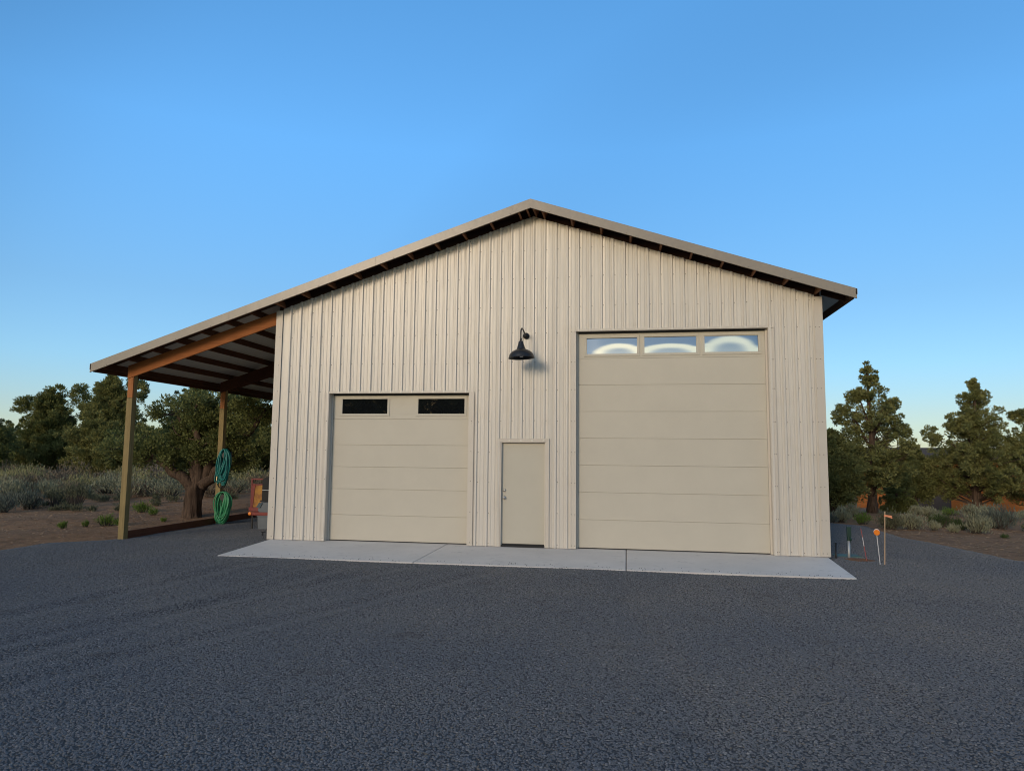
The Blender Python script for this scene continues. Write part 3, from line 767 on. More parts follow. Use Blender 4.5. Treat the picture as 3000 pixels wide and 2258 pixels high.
# ------------------------------------------------------------------ markers and hydrant right of the building
Hy = thing('yard_hydrant', 'galvanised yard hydrant pipe with dark green head beside the building', 'hydrant', (11.565, .43, -.12))
mb = MB(); mb.tube([(11.565, .43, -.3), (11.575, .43, .30)], .024, 12); mb.build('pipe', MT['galv'], Hy, smooth=True)
mb = MB(); mb.box(11.545, 11.615, .39, .46, .33, .52); mb.lathe([(.034, .26), (.034, .34), (.02, .345)], (11.577, .43, 0), 'z', 12); mb.tube([(11.585, .43, .34), (11.60, .36, .28)], .02, 8); mb.build('hydrant_head', MT['dgreen'], Hy, bevel=.006)
mb = MB(); mb.box(11.60, 11.612, .41, .43, .22, .50); mb.build('handle', MT['dgreen'], Hy)
mb = MB(); mb.tube([(11.30, .30, -.3), (11.305, .30, .21)], .020, 10)
mb.tube([(11.305, .30, .21), (11.305, .30, .23)], .024, 10)
tag(mb.build('pipe_stub', MT['black'], None, smooth=True), 'slim black upright pipe stub close to the building corner', 'pipe')
Lb = thing('valve_box', 'pale green valve box lid flush with gravel by the hydrant', 'valve box', (11.6, .75, -.1))
mb = MB(); mb.prism([(11.36, -.2), (11.86, -.2), (11.86, -.075), (11.36, -.075)], .52, .92); mb.build('box_rim', MT['dgreen'], Lb, bevel=.006)
mb = MB(); mb.prism([(11.38, -.0745), (11.84, -.0745), (11.84, -.05), (11.38, -.05)], .54, .90); mb.build('lid', MT['lid'], Lb, bevel=.006)
Bk = thing('bucket', 'dark green bucket behind the right building corner', 'bucket', (11.28, .75, -.1))
mb = MB(); mb.lathe([(0, -.10), (.085, -.10), (.105, .08), (.112, .08), (.112, .10), (.10, .10), (.082, -.08), (0, -.08)], (11.235, .75, 0), 'z', 24); mb.build('bucket_body', MT['dgreen'], Bk, smooth=True)
rg = np.random.RandomState(4)
th = np.linspace(0, 2*np.pi, 41)[:-1]; V = [(11.66, .20, -.035)]; Fq = []
for j, rr_ in enumerate((.35, .7, 1.0)):
    for t in th: 
        k_ = rr_*(1+.14*math.sin(3*t+1)+.08*math.sin(7*t)); V.append((11.66+.40*k_*math.cos(t), .20+.27*k_*math.sin(t), (-.045, -.075, -.14)[j]+.006*rg.randn()))
me = MB(); Fq = [(0, 1+i, 1+(i+1) % 40) for i in range(40)]
for j in range(2): Fq += [(1+j*40+i, 1+(j+1)*40+i, 1+(j+1)*40+(i+1) % 40, 1+j*40+(i+1) % 40) for i in range(40)]
me.add(V, Fq); MT['clay'] = simple('orange_clay', (.22, .105, .045), (.14, .065, .03), .95, scale=9, bmp=.8)
o = me.build('clay_mound', MT['clay'], None, smooth=True); o['kind'] = 'structure'
St = thing('marker_stake', 'thin leaning stake painted red and white', 'stake', (11.80, .15, -.12), 'marker stakes beside the building')
mb = MB(); mb.tube([(11.815, .12, -.3), (11.745, .12, .20)], .006, 8); mb.build('lower_rod', MT['pink'], St)
mb = MB(); mb.tube([(11.7448, .12, .20), (11.725, .12, .36)], .0058, 8); mb.build('white_band', MT['white'], St)
mb = MB(); mb.tube([(11.7248, .12, .36), (11.70, .12, .52)], .006, 8); mb.build('upper_rod', MT['pink'], St)
St = thing('marker_stake', 'white rod stake carrying a round orange reflector', 'stake', (11.86, -.26, -.12), 'marker stakes beside the building')
mb = MB(); mb.tube([(11.90, -.26, -.3), (11.848, -.26, .45)], .0065, 8); mb.build('rod', MT['white'], St)
mb = MB(); mb.lathe([(0, -.012), (.047, -.012), (.051, -.006), (.051, .006), (.047, .012), (0, .012)], (11.845, -.275, .492), 'y', 28); mb.build('reflector', MT['orange'], St)
mb = MB(); mb.lathe([(0, .0), (.052, .0), (.052, .006), (0, .008)], (11.848, -.262, .503), 'y', 28); mb.build('backing', MT['white'], St)
St = thing('marker_stake', 'tall tan wooden lath stake tied with peach ribbon', 'stake', (11.97, -.25, -.12), 'marker stakes beside the building')
mb = MB(); mb.add([(11.945, -.26, -.3), (11.960, -.26, -.3), (11.960, -.252, -.3), (11.945, -.252, -.3), (11.993, -.26, .865), (12.008, -.26, .865), (12.008, -.252, .865), (11.993, -.252, .865)], [(3, 2, 1, 0), (4, 5, 6, 7), (0, 1, 5, 4), (1, 2, 6, 5), (2, 3, 7, 6), (3, 0, 4, 7)]); mb.build('lath', MT['lath'], St)
mb = MB()
for a_, b_ in (((12.015, .79), (12.115, .755)), ((12.015, .79), (12.11, .785))):
    (x0, z0), (x1, z1) = a_, b_
    mb.add([(x0, -.265, z0-.012), (x1, -.275, z1-.012), (x1, -.275, z1+.010), (x0, -.265, z0+.016), (x0, -.262, z0-.012), (x1, -.272, z1-.012), (x1, -.272, z1+.010), (x0, -.262, z0+.016)], [(0, 1, 2, 3), (7, 6, 5, 4), (0, 4, 5, 1), (1, 5, 6, 2), (2, 6, 7, 3), (3, 7, 4, 0)])
mb.box(11.985, 12.022, -.268, -.246, .772, .805)
mb.build('ribbon', MT['ribbon'], St)

# ------------------------------------------------------------------ foliage builders
def unit(a): return a/np.maximum(np.linalg.norm(a, axis=1, keepdims=True), 1e-9)
def diamonds(P, D, ln, wd, rg):
    n = len(P); side = unit(np.cross(D, rg.randn(n, 3)))
    ln = ln*rg.uniform(.6, 1.3, (n, 1)); wd = wd*rg.uniform(.6, 1.3, (n, 1))
    nrm = np.cross(side, D)*ln*.15
    a = P; b = P+D*ln*.45+side*wd+nrm; c = P+D*ln; d = P+D*ln*.45-side*wd+nrm
    V = np.stack([a, b, c, d], 1).reshape(-1, 3)
    return V, np.arange(4*n).reshape(n, 4)
def leaf_cloud(name, C, O, n_per, rad, ln, wd, mat, parent, rg, up=.5, tint_c=None):
    C = np.asarray(C); O = np.asarray(O); k = len(C)
    rad = np.broadcast_to(rad, (k,))
    S = unit(rg.randn(k*n_per, 3))*rg.uniform(.25, 1, (k*n_per, 1))**.6
    P = np.repeat(C, n_per, 0)+S*np.repeat(rad, n_per)[:, None]*np.array([1, 1, .8])
    D = unit(S*.9+np.repeat(O, n_per, 0)*.5+np.array([0, 0, up])+rg.randn(k*n_per, 3)*.45)
    V, Q = diamonds(P, D, ln, wd, rg)
    tc = rg.uniform(0, .75, k) if tint_c is None else tint_c
    T = np.clip(np.repeat(tc, n_per)+rg.uniform(-.2, .3, k*n_per), 0, 1)
    o = mesh_np(name, V, Q, mat, None, tint=np.repeat(T, 4))
    o.parent = parent; o.matrix_parent_inverse = Matrix.Translation(-parent.location)
    return o

def juniper(label, x, y, h, prof, clear, tr, seed, mat, n_br=110, n_per=80, ln=.10, wd=.024, up=.45, lean=(0, 0), lobes=(), cr_=.27, group='juniper trees', z0=None, gap=0.0):
    """prof: list of (height fraction, crown radius)"""
    rg = np.random.RandomState(seed); z0 = float(dirt_z(np.array([x]), np.array([y]))[0])-.05 if z0 is None else z0
    t = thing('juniper_tree', label, 'tree', (x, y, z0), group)
    ph, pr = zip(*prof)
    mb = MB(); zs = np.linspace(0, .96, 12)
    axis = lambda f: np.array([x+lean[0]*f+.06*math.sin(5*f+seed), y+lean[1]*f+.06*math.cos(4*f+seed*2), z0+h*f])
    mb.tube([axis(f) for f in zs], [tr*(1.35 if f == 0 else 1)*(1-f)**.8+.012 for f in zs], 9)
    Cn, On, Rn, Tn = [], [], [], []
    for i in range(n_br):
        f = clear+(1-clear)*(rg.rand()**1.15); az = rg.uniform(0, 2*np.pi); r = np.interp(f, ph, pr)*rg.uniform(.55, 1.08)
        if gap and (math.sin(az*2+f*9+seed) > 1-gap or (f > .45 and rg.rand() < (f-.3)*gap*2.6)): continue
        if gap and rg.rand() < .10: r *= 1.28
        s = axis(max(f-.12*r/1.5, .08)); out = np.array([math.cos(az), math.sin(az), 0])
        tip = axis(f)+out*r+np.array([0, 0, .10*r+rg.uniform(-.1, .15)])
        mid = (s+tip)/2+np.array([0, 0, -.08*r])+rg.randn(3)*.05*r
        if r > .25: mb.tube([s, mid, tip], [max(tr*.20*(1-f)+.012, .012), .012, .004], 5, False)
        tb = rg.uniform(0, .7); nc = max(2, int(2+r*2.4))
        for j in range(nc):
            u = .38+.62*(j+rg.rand()*.6)/nc
            p = (1-u)**2*s+2*u*(1-u)*mid+u*u*tip+rg.randn(3)*.12*min(1, r)
            Cn.append(p); On.append(out); Rn.append(cr_*rg.uniform(.6, 1.15)*(1.05-.3*f)*(1 if r > .4 else .7)); Tn.append(np.clip(tb+rg.uniform(-.15, .15), 0, .8))
    for _ in range(26):                               # bare twigs that poke out of the crown
        f = clear+(1-clear)*rg.rand()*.9; az = rg.uniform(0, 6.28); r = np.interp(f, ph, pr)*rg.uniform(.8, 1.15); out = np.array([math.cos(az), math.sin(az), rg.uniform(-.1, .5)])
        s = axis(f)+out*r*.3; e = axis(f)+out*r; mb.tube([s, (s+e)/2+rg.randn(3)*.06, e], [.016, .011, .004], 4, False)
        Cn.append(e+out*.05); On.append(out); Rn.append(cr_*.38); Tn.append(rg.uniform(0, .6))
    for f in np.linspace(max(clear, .6), 1.0, 9):
        Cn.append(axis(f)+rg.randn(3)*.05); On.append(np.array([0, 0, 1.])); Rn.append(cr_*(.95-.5*f+.1)); Tn.append(rg.uniform(.1, .6))
    for lx, ly, lz, lr in lobes:                      # side lobes: a limb and its own dome of clumps
        c = np.array([x+lx, y+ly, z0+lz]); mb.tube([axis(max(lz/h-.25, .1)), (axis(lz/h)+c)/2-np.array([0, 0, .25]), c], [tr*.3+.01, .025, .008], 6, False)
        for _ in range(int(12+26*lr)):
            d = unit(rg.randn(1, 3))[0]; p = c+d*lr*rg.uniform(.4, 1)*np.array([1, 1, 1.25])
            Cn.append(p); On.append(d); Rn.append(cr_*rg.uniform(.5, .9)); Tn.append(rg.uniform(0, .7))
    mb.build('trunk', MT['bark'], t, smooth=True)
    leaf_cloud('crown', Cn, On, n_per, np.array(Rn), ln, wd, mat, t, rg, up, np.array(Tn))
    return t

def shrub(name, label, cat, x, y, w, h, mat, seed, n=900, stem=True, up=1.0, ln=.11, wd=.010, group='sagebrush and rabbitbrush', lift=0.0, z0=None, merge=None):
    rg = np.random.RandomState(seed)
    z0 = float(dirt_z(np.array([x]), np.array([y]))[0])-.02 if z0 is None else z0
    k = max(16, int(46*w*w/.5)); k = min(k, 90)
    az = rg.uniform(0, 6.283, k); rr_ = np.sqrt(rg.rand(k))*w/2*.86
    hh = lift+(h-lift)*np.sqrt(np.clip(1-(rr_/(w/2))**2, .05, 1))*rg.uniform(.62, 1.0, k)
    tips = np.stack([x+rr_*np.cos(az), y+rr_*np.sin(az), z0+hh*.86], 1)
    base = np.array([x, y, z0])+np.stack([rr_*np.cos(az)*.25, rr_*np.sin(az)*.25, np.zeros(k)], 1)
    out = unit(tips-base)
    n_per = max(10, n//k)
    u = rg.uniform(.30, 1.0, (k*n_per, 1)) if not lift else rg.uniform(.62, 1.0, (k*n_per, 1))
    cl = .16*w
    P = np.repeat(base, n_per, 0)*(1-u)+np.repeat(tips, n_per, 0)*u+rg.randn(k*n_per, 3)*cl*.55*np.array([1, 1, .6])
    P[:, 2] = np.maximum(P[:, 2], z0+.01)
    D = unit(np.repeat(out, n_per, 0)*.7+np.array([0, 0, up])*.8+rg.randn(k*n_per, 3)*.35)
    V, Q = diamonds(P, D, ln, wd, rg)
    T = np.repeat(np.clip(np.repeat(rg.uniform(0, .7, k), n_per)+rg.uniform(-.2, .3, k*n_per), 0, 1), 4)
    if merge is not None:
        merge.append((V, T)); return
    t = thing(name, label, cat, (x, y, z0), group)
    o = mesh_np('leaves', V, Q, mat, None, tint=T); o.parent = t; o.matrix_parent_inverse = Matrix.Translation(-t.location)
    mb = MB()
    for i in range(min(k, 22)):
        m_ = base[i]*.5+tips[i]*.5+rg.randn(3)*.03*w
        mb.tube([base[i]-np.array([0, 0, .04]), m_, tips[i]], [.022*w+.004, .012*w+.003, .003], 5, False)
    if lift: mb.tube([(x, y, z0-.1), (x+.03, y, z0+lift*.5), (x-.02, y, z0+lift)], [.075*w, .055*w, .035*w], 7)
    mb.build('stems', MT['sagewood'], t)
    return t

# ------------------------------------------------------------------ trees on the left
JD, JW = MT['jun_dark'], MT['jun_warm']
juniper('dark juniper cut by the left edge of the photo', -23.4, 15.4, 3.5, [(.1, 1.2), (.4, 1.6), (.6, 1.2), (.75, .8), (1, .2)], .08, .16, 11, JD, 90, lobes=[(-.6, 0, 3.9, .35)])
juniper('broad dark juniper with ragged two-lobed top at far left', -23.9, 19.7, 4.3, [(.05, 2.4), (.3, 2.5), (.45, 1.9), (.6, 1.35), (.8, 1.0), (1, .55)], .04, .22, 12, JD, 270, n_per=80, lobes=[(-1.25, -.5, 3.7, .5), (1.2, .6, 4.3, .55), (1.9, .5, 3.4, .42), (.2, 0, 4.4, .45)], cr_=.26, up=1.0, ln=.13)
juniper('tall bushy juniper between the far left juniper and the front post', -19.3, 18.7, 5.2, [(.05, 1.9), (.3, 2.2), (.5, 1.75), (.7, 1.2), (.85, .7), (1, .25)], .03, .22, 13, JW, 300, n_per=80, lobes=[(1.4, .2, 4.5, .5), (-1.1, .2, 3.3, .6), (1.1, .1, 5.0, .32), (-.5, 0, 4.6, .4)], cr_=.26, up=1.0, ln=.13)
juniper('juniper seen just right of the front post', -17.1, 22.8, 4.9, [(.05, 1.9), (.3, 2.4), (.6, 1.9), (.85, 1.1), (1, .3)], .05, .18, 14, JD, 160, cr_=.26, up=1.0, ln=.13)
juniper('dense juniper behind the gnarled tree under the lean-to roof', -12.6, 20.3, 4.9, [(.05, 1.9), (.35, 2.5), (.6, 2.1), (.85, 1.2), (1, .3)], .05, .2, 15, JD, 190, cr_=.26, up=1.0, ln=.13)
juniper('juniper behind the red stand near the building corner', -8.4, 20.7, 4.7, [(.05, 1.5), (.35, 2.2), (.6, 2.0), (.85, 1.2), (1, .3)], .08, .18, 16, JW, 170, cr_=.26, up=1.0, ln=.13)

def gnarled():
    x, y = -5.55, 5.6; rg = np.random.RandomState(21); z0 = float(dirt_z(np.array([x]), np.array([y]))[0])-.05
    t = thing('juniper_tree', 'old gnarled juniper with thick twisted trunk and spreading limbs behind the lean-to', 'tree', (x, y, z0), 'juniper trees')
    mb = MB(); P = lambda a, b, c: np.array([x+a, y+b, z0+c])
    mb.tube(spline([P(.03, 0, -.1), P(.0, 0, .12), P(.02, 0, .5), P(.05, .02, .85), P(.1, .02, 1.12)], 4), [.335, .32, .29, .265, .25, .24, .235, .23, .23, .23, .235, .24, .245, .25, .24, .22, .17], 28)
    mb.v = [(px_+(.035*math.sin(9*math.atan2(py_-y, px_-x)+3*pz_)+.02*math.sin(17*math.atan2(py_-y, px_-x)-5*pz_))*math.cos(math.atan2(py_-y, px_-x)), py_+(.035*math.sin(9*math.atan2(py_-y, px_-x)+3*pz_)+.02*math.sin(17*math.atan2(py_-y, px_-x)-5*pz_))*math.sin(math.atan2(py_-y, px_-x)), pz_) for px_, py_, pz_ in mb.v]
    limbs = [([(.0, 0, .95), (-.35, -.1, 1.25), (-.75, -.15, 1.55), (-1.3, -.2, 1.85), (-1.9, -.25, 1.95), (-2.3, -.2, 2.15)], .17),
             ([(.05, 0, 1.0), (-.1, .1, 1.6), (-.2, .15, 2.2), (-.55, .1, 2.8), (-.8, 0, 3.3)], .15),
             ([(.15, 0, 1.0), (.2, -.1, 1.6), (.22, -.15, 2.2), (.1, -.2, 2.9), (.15, -.2, 3.6)], .15),
             ([(.2, 0, 1.0), (.45, .05, 1.5), (.6, .1, 2.1), (.75, .1, 2.9), (.8, .2, 3.5)], .16),
             ([(.25, 0, .95), (.6, -.05, 1.25), (1.0, -.1, 1.7), (1.5, -.1, 2.2), (1.9, 0, 2.8), (2.2, 0, 3.3)], .15),
             ([(.15, .2, 1.0), (.1, .7, 1.5), (0, 1.3, 2.1), (-.1, 1.7, 2.7)], .12)]
    Cn, On, Rn, Tn = [], [], [], []
    for pts, r0 in limbs:
        S = spline([P(*p) for p in pts], 4); n = len(S)
        S = [s+Vector(rg.randn(3)*.025) for s in S]
        mb.tube(S, [r0*(1-i/n)**.7+.02 for i in range(n)], 8)
        for _ in range(26):
            i = rg.randint(int(n*.34), n); s = np.array(S[i]); az = rg.uniform(0, 6.28); L_ = rg.uniform(.35, 1.0)
            d = unit(np.array([[math.cos(az), math.sin(az), rg.uniform(-.25, .9)]]))[0]
            e = s+d*L_; mb.tube([s, (s+e)/2+rg.randn(3)*.06, e], [.024, .014, .005], 5, False)
            tb = rg.uniform(0, .65)
            for j in range(4):
                u = .45+.6*(j+rg.rand()*.5)/4; Cn.append(s+d*L_*u+rg.randn(3)*.08); On.append(d); Rn.append(rg.uniform(.14, .27)); Tn.append(tb)
    # dead grey side limbs
    for p in ([(.3, -.2, 2.1), (.45, -.35, 2.15), (.65, -.4, 2.3), (.75, -.4, 2.25)], [(-.3, -.1, 2.4), (-.5, -.3, 2.6), (-.62, -.35, 2.95)], [(-.9, -.2, 1.6), (-1.1, -.4, 1.75), (-1.35, -.5, 1.7)]):
        mb.tube(spline([P(*q_) for q_ in p], 3), [.03, .028, .025, .022, .02, .018, .016, .012, .008, .004][:3*(len(p)-1)+1], 6)
    mb.build('trunk', MT['bark'], t, smooth=True)
    leaf_cloud('crown', Cn, On, 62, np.array(Rn), .10, .022, JD, t, rg, .35, np.array(Tn))
gnarled()

# ------------------------------------------------------------------ trees on the right
juniper('tall pointed juniper with thick pale trunk right of the building', 16.6, 14.5, 5.65, [(.16, 1.35), (.3, 1.55), (.42, 1.45), (.55, 1.15), (.7, .85), (.85, .42), (1, .12)], .24, .17, 31, JW, 210, n_per=58, lobes=[(-1.05, -.1, 3.75, .26), (.9, .3, 4.1, .26), (1.2, .3, 3.2, .32), (-.55, 0, 4.45, .2), (1.35, .1, 2.5, .3)], cr_=.175, gap=.26)
juniper('low wide juniper tucked against the right side of the building', 14.9, 13.6, 3.0, [(.1, 1.2), (.4, 1.5), (.7, 1.1), (1, .25)], .22, .15, 32, JW, 130, lobes=[(-.8, .3, 2.6, .4)])
juniper('juniper behind the low wide one, next to the building wall', 15.6, 19.5, 4.2, [(.1, 1.2), (.4, 1.5), (.7, 1.0), (1, .25)], .1, .15, 36, JD, 100)
juniper('low rounded juniper hiding the dark roof between the two pointed trees', 20.2, 20.2, 2.75, [(.08, .9), (.3, 1.25), (.6, 1.1), (.85, .6), (1, .25)], .30, .10, 33, JW, 120, lobes=[(-.9, 0, 1.9, .45), (.9, .1, 2.1, .4)])
juniper('small dark young juniper in front of the orange house', 18.6, 17.6, 1.55, [(.0, .5), (.3, .6), (.6, .4), (1, .08)], .05, .05, 34, JD, 60, ln=.08, cr_=.15)
juniper('broad pointed juniper whose low skirt hides the orange house', 22.4, 19.3, 5.9, [(.12, 1.7), (.25, 2.1), (.4, 1.9), (.55, 1.35), (.7, .95), (.85, .5), (1, .15)], .23, .19, 35, JW, 270, n_per=66, lobes=[(-1.75, 0, 3.35, .42), (1.6, .2, 3.0, .5), (.45, .2, 5.1, .3), (-.8, 0, 4.0, .4)], cr_=.19, gap=.22)
juniper('juniper cut by the right edge of the photo', 25.2, 19.6, 4.9, [(.08, 1.6), (.3, 2.0), (.5, 1.5), (.75, .8), (1, .25)], .19, .16, 37, JW, 140, lobes=[(-.9, 0, 4.4, .32), (-1.5, -.1, 2.9, .45)], cr_=.21, gap=.2)

# ------------------------------------------------------------------ orange house behind the right trees
Hs = thing('wooden_house', 'orange wood-sided house with dark roof behind the right junipers', 'house', (26.3, 32.6, -1.4))
ux = Vector((.914, -.406, 0)); uy = Vector((.406, .914, 0))
xfh = Matrix((ux, uy, Vector((0, 0, 1)))).transposed().to_4x4(); xfh.translation = Vector((25.95, 32.75, 0))
mb = MB(); mb.box(-4.2, 7.5, 0, 8, -1.6, 1.95)
mb.build('wall', MT['logwall'], Hs, xf=xfh)
mb = MB()
for k in range(14): mb.box(-4.2, 7.5, -.02, -.002, -1.45+k*.24, -1.45+k*.24+.215)
mb.build('lap_siding', MT['logwall'], Hs, bevel=.01, xf=xfh)
mb = MB(); mb.prism([(-4.6, 1.75), (7.9, 1.75), (7.9, 1.95), (-4.6, 1.95)], -.5, 8.5)
v0 = [(-4.6, -.5, 1.951), (7.9, -.5, 1.951), (7.9, 2.2, 2.55), (-4.6, 2.2, 2.55), (7.9, 8.5, 1.96), (-4.6, 8.5, 1.96)]
mb.add(v0, [(0, 1, 2, 3), (3, 2, 4, 5), (1, 4, 2), (0, 3, 5), (0, 5, 4, 1)])
mb.build('roof', MT['shingle'], Hs, xf=xfh)
mb = MB(); mb.box(-.85, .95, -.06, -.021, -1.45, .05); mb.build('garage_door', MT['brown_door'], Hs, bevel=.01, xf=xfh)
mb = MB(); mb.box(-1.0, -.85, -.07, -.021, -1.45, .2); mb.box(.95, 1.10, -.07, -.021, -1.45, .2); mb.box(-.85, .95, -.07, -.021, .05, .2); mb.build('door_frame', MT['logwall'], Hs, xf=xfh)
for x0 in (-1.9, 1.35):
    mb = MB(); w_ = .8 if x0 < 0 else 1.3
    mb.box(x0, x0+w_, -.05, -.021, -1.45, .1)
    for a_, b_ in (((x0, -1.45), (x0+w_, .1)), ((x0, .1), (x0+w_, -1.45))):
        d_ = Vector((b_[0]-a_[0], 0, b_[1]-a_[1])); mb.tube([(a_[0], -.06, a_[1]), (b_[0], -.06, b_[1])], .05, 4)
    mb.build('barn_door', MT['logwall'], Hs, xf=xfh)

# ------------------------------------------------------------------ shrubs
S, SB, SD, RB, RD = MT['sage'], MT['sage_blue'], MT['sage_dark'], MT['rabbit'], MT['rabbit_dark']
def sage(label, x, y, w, h, m_=S, seed=0, **k): return shrub('sagebrush', label, 'shrub', x, y, w, h, m_, seed, **k)
def rabb(label, x, y, w, h, m_=RB, seed=0, **k): return shrub('rabbitbrush', label, 'shrub', x, y, w, h, m_, seed, ln=k.pop('ln', .09), wd=k.pop('wd', .006), **k)
sage('blue-grey sagebrush nearest the left edge of the photo', -11.9, 5.3, 1.0, .62, SB, 41)
sage('dense blue-grey sagebrush left of the two woody shrubs', -12.1, 6.5, 1.1, .8, SB, 42, n=1400)
sage('low blue-grey sagebrush behind the left edge one', -14.0, 7.6, 1.2, .6, SB, 43)
sage('woody shrub on a bent bare stem in the left sagebrush', -11.95, 7.4, .75, .75, SD, 44, lift=.3)
sage('tall dark shrub on a thick bare stem in the left sagebrush', -10.9, 7.1, .95, 1.1, SD, 45, lift=.32, n=1000)
rabb('small isolated green plant on the left dirt', -6.62, 1.9, .27, .25, RB, 46, n=350)
rabb('larger bright green plant left of the front post', -6.48, 3.2, .55, .36, RB, 47, n=700)
rabb('green plant touching the front post in the photo', -6.1, 3.25, .34, .27, RB, 48, n=400)
rabb('thin sparse green seedling on the left dirt', -6.7, 2.75, .2, .2, RB, 49, n=90)
rabb('yellow-green bush right of the front post', -7.85, 6.4, .68, .45, RB, 50, n=800)
rabb('small green bush before the gnarled juniper', -6.9, 5.65, .33, .27, RB, 51, n=350)
rabb('tiny green sprout at the foot of the gnarled juniper', -5.7, 4.5, .18, .14, RB, 52, n=120)
sage('pale sagebrush seen between the front post and the gnarled trunk', -9.9, 10.6, 1.5, .85, S, 53, n=1300)
sage('pale sagebrush left of the red stand', -8.2, 12.3, 1.3, .75, S, 54, n=1200)
sage('grey-green sagebrush left of the front post', -13.2, 11.3, 1.4, .8, S, 55)
# thicket of many sagebrush behind: nobody could count them
rg = np.random.RandomState(60); front, back, dry = [], [], []
for i in range(105):
    x, y = rg.uniform(-25, -3), rg.uniform(9.6, 18)
    if x > -7 and y < 11.5: continue
    w = rg.uniform(.6, 1.9); dest = dry if rg.rand() < .34 else (back if y+rg.uniform(-2, 2) > 12 else front)
    shrub('', '', '', x, y, w, w*rg.uniform(.5, .72), None, 600+i, n=620, ln=.13, wd=.014, merge=dest)
def merged(name, label, acc, mat):
    V = np.concatenate([a for a, b in acc]); T = np.concatenate([b for a, b in acc]); Q = np.arange(len(V)).reshape(-1, 4)
    o = mesh_np(name, V, Q, mat, tint=T); o['kind'] = 'stuff'; o['label'] = label; o['category'] = 'brush'
merged('sagebrush_thicket', 'grey green sagebrush thicket on the left slope', front, S)
merged('yellow_brush', 'yellowish brush along the back of the left slope', back, MT['sage_yellow'])
merged('dry_brush', 'brownish dry brush mixed through the left thicket', dry, MT['dry'])
low = []
for i in range(60):
    x, y = rg.uniform(-17, -6.5), rg.uniform(6.2, 10.5)
    if x > -8.5 and y < 9: continue
    w = rg.uniform(.25, .65); shrub('', '', '', x, y, w, w*rg.uniform(.4, .6), None, 1200+i, n=240, ln=.10, wd=.010, merge=low)
merged('low_scrub', 'low dry scrub scattered on the dirt before the left thicket', low, SD)
# right side
sage('grey sagebrush beside the bright green bush near the building', 13.9, 9.1, .55, .55, S, 71)
sage('pale grey sagebrush before the pale juniper trunk', 14.8, 10.9, .6, .48, S, 72)
rabb('bright green bush left of the pale stakes', 14.45, 8.8, .55, .42, RB, 73, n=900)
rabb('dark green bush pressed to the building edge', 14.0, 11.4, .6, .7, RD, 74, n=800)
sage('low silvery sagebrush at the gravel edge by the building', 13.5, 8.9, .5, .26, SB, 75, n=500)
sage('large grey sagebrush behind the ribboned stake', 14.75, 7.55, .85, .62, SD, 76, n=1400)
sage('tall feathery sagebrush right of the ribboned stake', 15.35, 7.55, .75, .62, S, 77, n=1300)
rabb('wide dark green bush in the middle of the right shrubs', 16.5, 8.6, .9, .52, RD, 78, n=1300)
rabb('dark rounded bush left of the big round sagebrush', 16.65, 7.7, .48, .42, RD, 79, n=800)
sage('small pale upright sagebrush on the dirt, left of its twin', 15.75, 7.15, .34, .34, S, 80, n=380)
sage('small pale sagebrush directly before the dark rounded bush', 16.12, 6.85, .28, .30, S, 81, n=320)
sage('round silver sagebrush standing forward on the right dirt', 16.65, 6.8, .78, .64, S, 82, n=1500)
sage('largest grey sagebrush at the right', 18.1, 8.6, 1.2, .85, SB, 83, n=1700)
sage('pale sagebrush before the trunk of the broad juniper', 18.9, 12.0, .9, .55, S, 84)
sage('pale sagebrush below the barn door of the house', 20.3, 14.0, .8, .5, S, 85)
rabb('green bush below the dark garage door of the house', 19.0, 14.0, .75, .35, RB, 86, n=700)
sage('whitish sagebrush left of the green bush by the garage door', 17.8, 13.6, .65, .36, S, 87)
sage('whitish sagebrush touching the feathery tall one from behind', 17.7, 12.4, .7, .34, S, 88)
rabb('dark green bush at the right edge of the photo', 18.65, 8.1, .5, .34, RD, 89, n=700)
rabb('tiny green tuft alone on the right dirt', 16.95, 6.0, .2, .10, RD, 90, n=150)
acc = []
for i in range(48):
    x, y = rg.uniform(13, 30), rg.uniform(9.5, 18)
    if y < 9.5+(x-13)*.15 or (x > 15 and x < 18 and y > 13): continue
    w = rg.uniform(.35, .7); shrub('', '', '', x, y, w, w*.55, None, 900+i, n=420, ln=.11, wd=.012, merge=acc)
merged('low_brush', 'low grey brush scattered under the right junipers', acc, S)

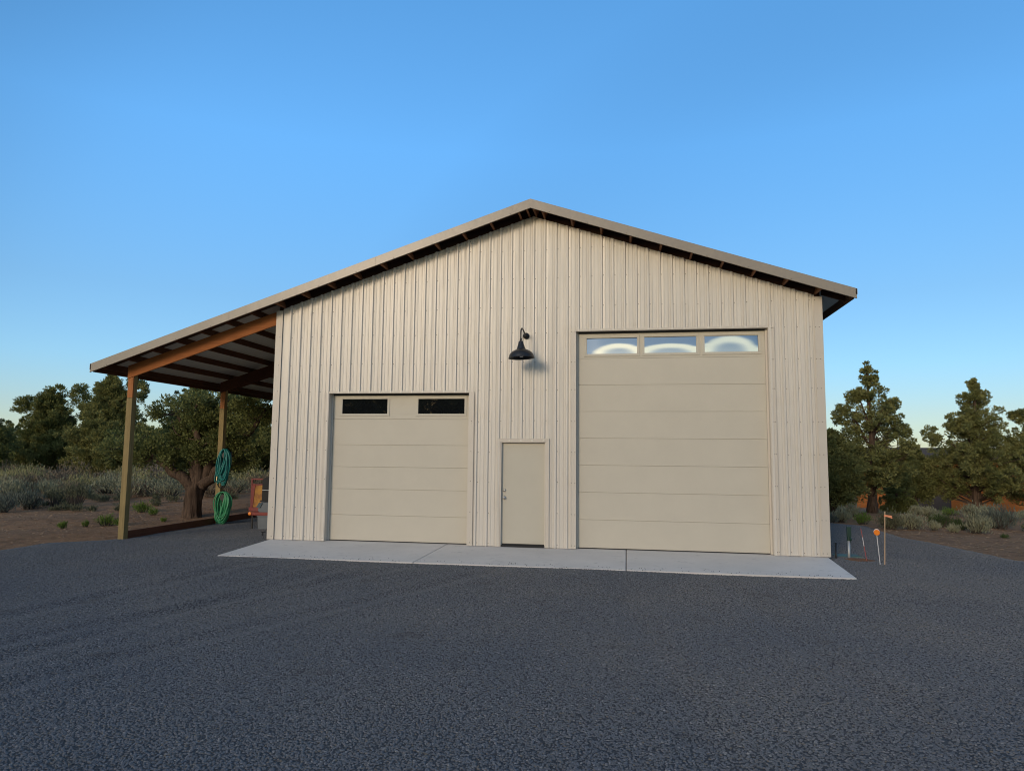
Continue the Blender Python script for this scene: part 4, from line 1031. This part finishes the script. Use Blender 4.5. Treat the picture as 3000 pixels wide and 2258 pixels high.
# litter of twigs and straw on the dirt
rg = np.random.RandomState(77); n = 5200
P = np.concatenate([np.stack([rg.uniform(-15, -3.7, n), rg.uniform(-4, 9, n)], 1), np.stack([rg.uniform(12, 24, n), rg.uniform(-2, 9, n)], 1)])
P = P[signed(P[:, 0], P[:, 1]) < .05]; z = dirt_z(P[:, 0], P[:, 1])+.012
D = unit(np.concatenate([rg.randn(len(P), 2), rg.randn(len(P), 1)*.12], 1))
V, Q = diamonds(np.column_stack([P, z]), D, .085, .006, rg)
o = mesh_np('ground_litter', V, Q, MT['straw'], tint=np.repeat(rg.rand(len(P)), 4)); o['kind'] = 'stuff'; o['label'] = 'dry twigs and straw littering the dirt'; o['category'] = 'litter'

# far-off wood: behind the camera (seen in the door glass) and on the horizon
def wood_mass(name, label, pts, seed, ln):
    rg = np.random.RandomState(seed); Cn, On, Rn = [], [], []
    for x, y, h, r in pts:
        z0 = float(base_z(x, y))
        for _ in range(46):
            f = rg.rand(); rad = r*(1-f)**.7*rg.uniform(.5, 1); a_ = rg.uniform(0, 6.28)
            Cn.append((x+rad*math.cos(a_), y+rad*math.sin(a_), z0+f*h)); On.append((math.cos(a_), math.sin(a_), .3)); Rn.append(.25*r+.2)
    Cn = np.array(Cn); Rn = np.array(Rn); k = len(Cn); n_per = 26
    Sx = unit(rg.randn(k*n_per, 3))*rg.uniform(.2, 1, (k*n_per, 1))
    Pp = np.repeat(Cn, n_per, 0)+Sx*np.repeat(Rn, n_per)[:, None]; Dd = unit(Sx+np.array([0, 0, .5])+rg.randn(k*n_per, 3)*.4)
    V, Q = diamonds(Pp, Dd, ln, ln*.35, rg)
    o = mesh_np(name, V, Q, JD, tint=np.repeat(rg.rand(k*n_per), 4)); o['kind'] = 'stuff'; o['label'] = label; o['category'] = 'trees'
rg = np.random.RandomState(5)
wood_mass('far_woods', 'far-off wood of junipers', [(rg.uniform(-55, 70), rg.uniform(-58, -46), rg.uniform(7.2, 8.8), rg.uniform(2.4, 3.4)) for _ in range(190)], 3, .42)
wood_mass('horizon_woods', 'distant junipers along the horizon', [(rg.uniform(-110, -25), rg.uniform(35, 70), rg.uniform(2.5, 4.2), rg.uniform(1.8, 3)) for _ in range(60)]+[(rg.uniform(30, 110), rg.uniform(40, 75), rg.uniform(2.0, 3.6), rg.uniform(1.6, 2.8)) for _ in range(50)]+[(rg.uniform(-28, 30), rg.uniform(50, 75), rg.uniform(2.2, 3.8), rg.uniform(1.6, 2.8)) for _ in range(30)], 6, .4)
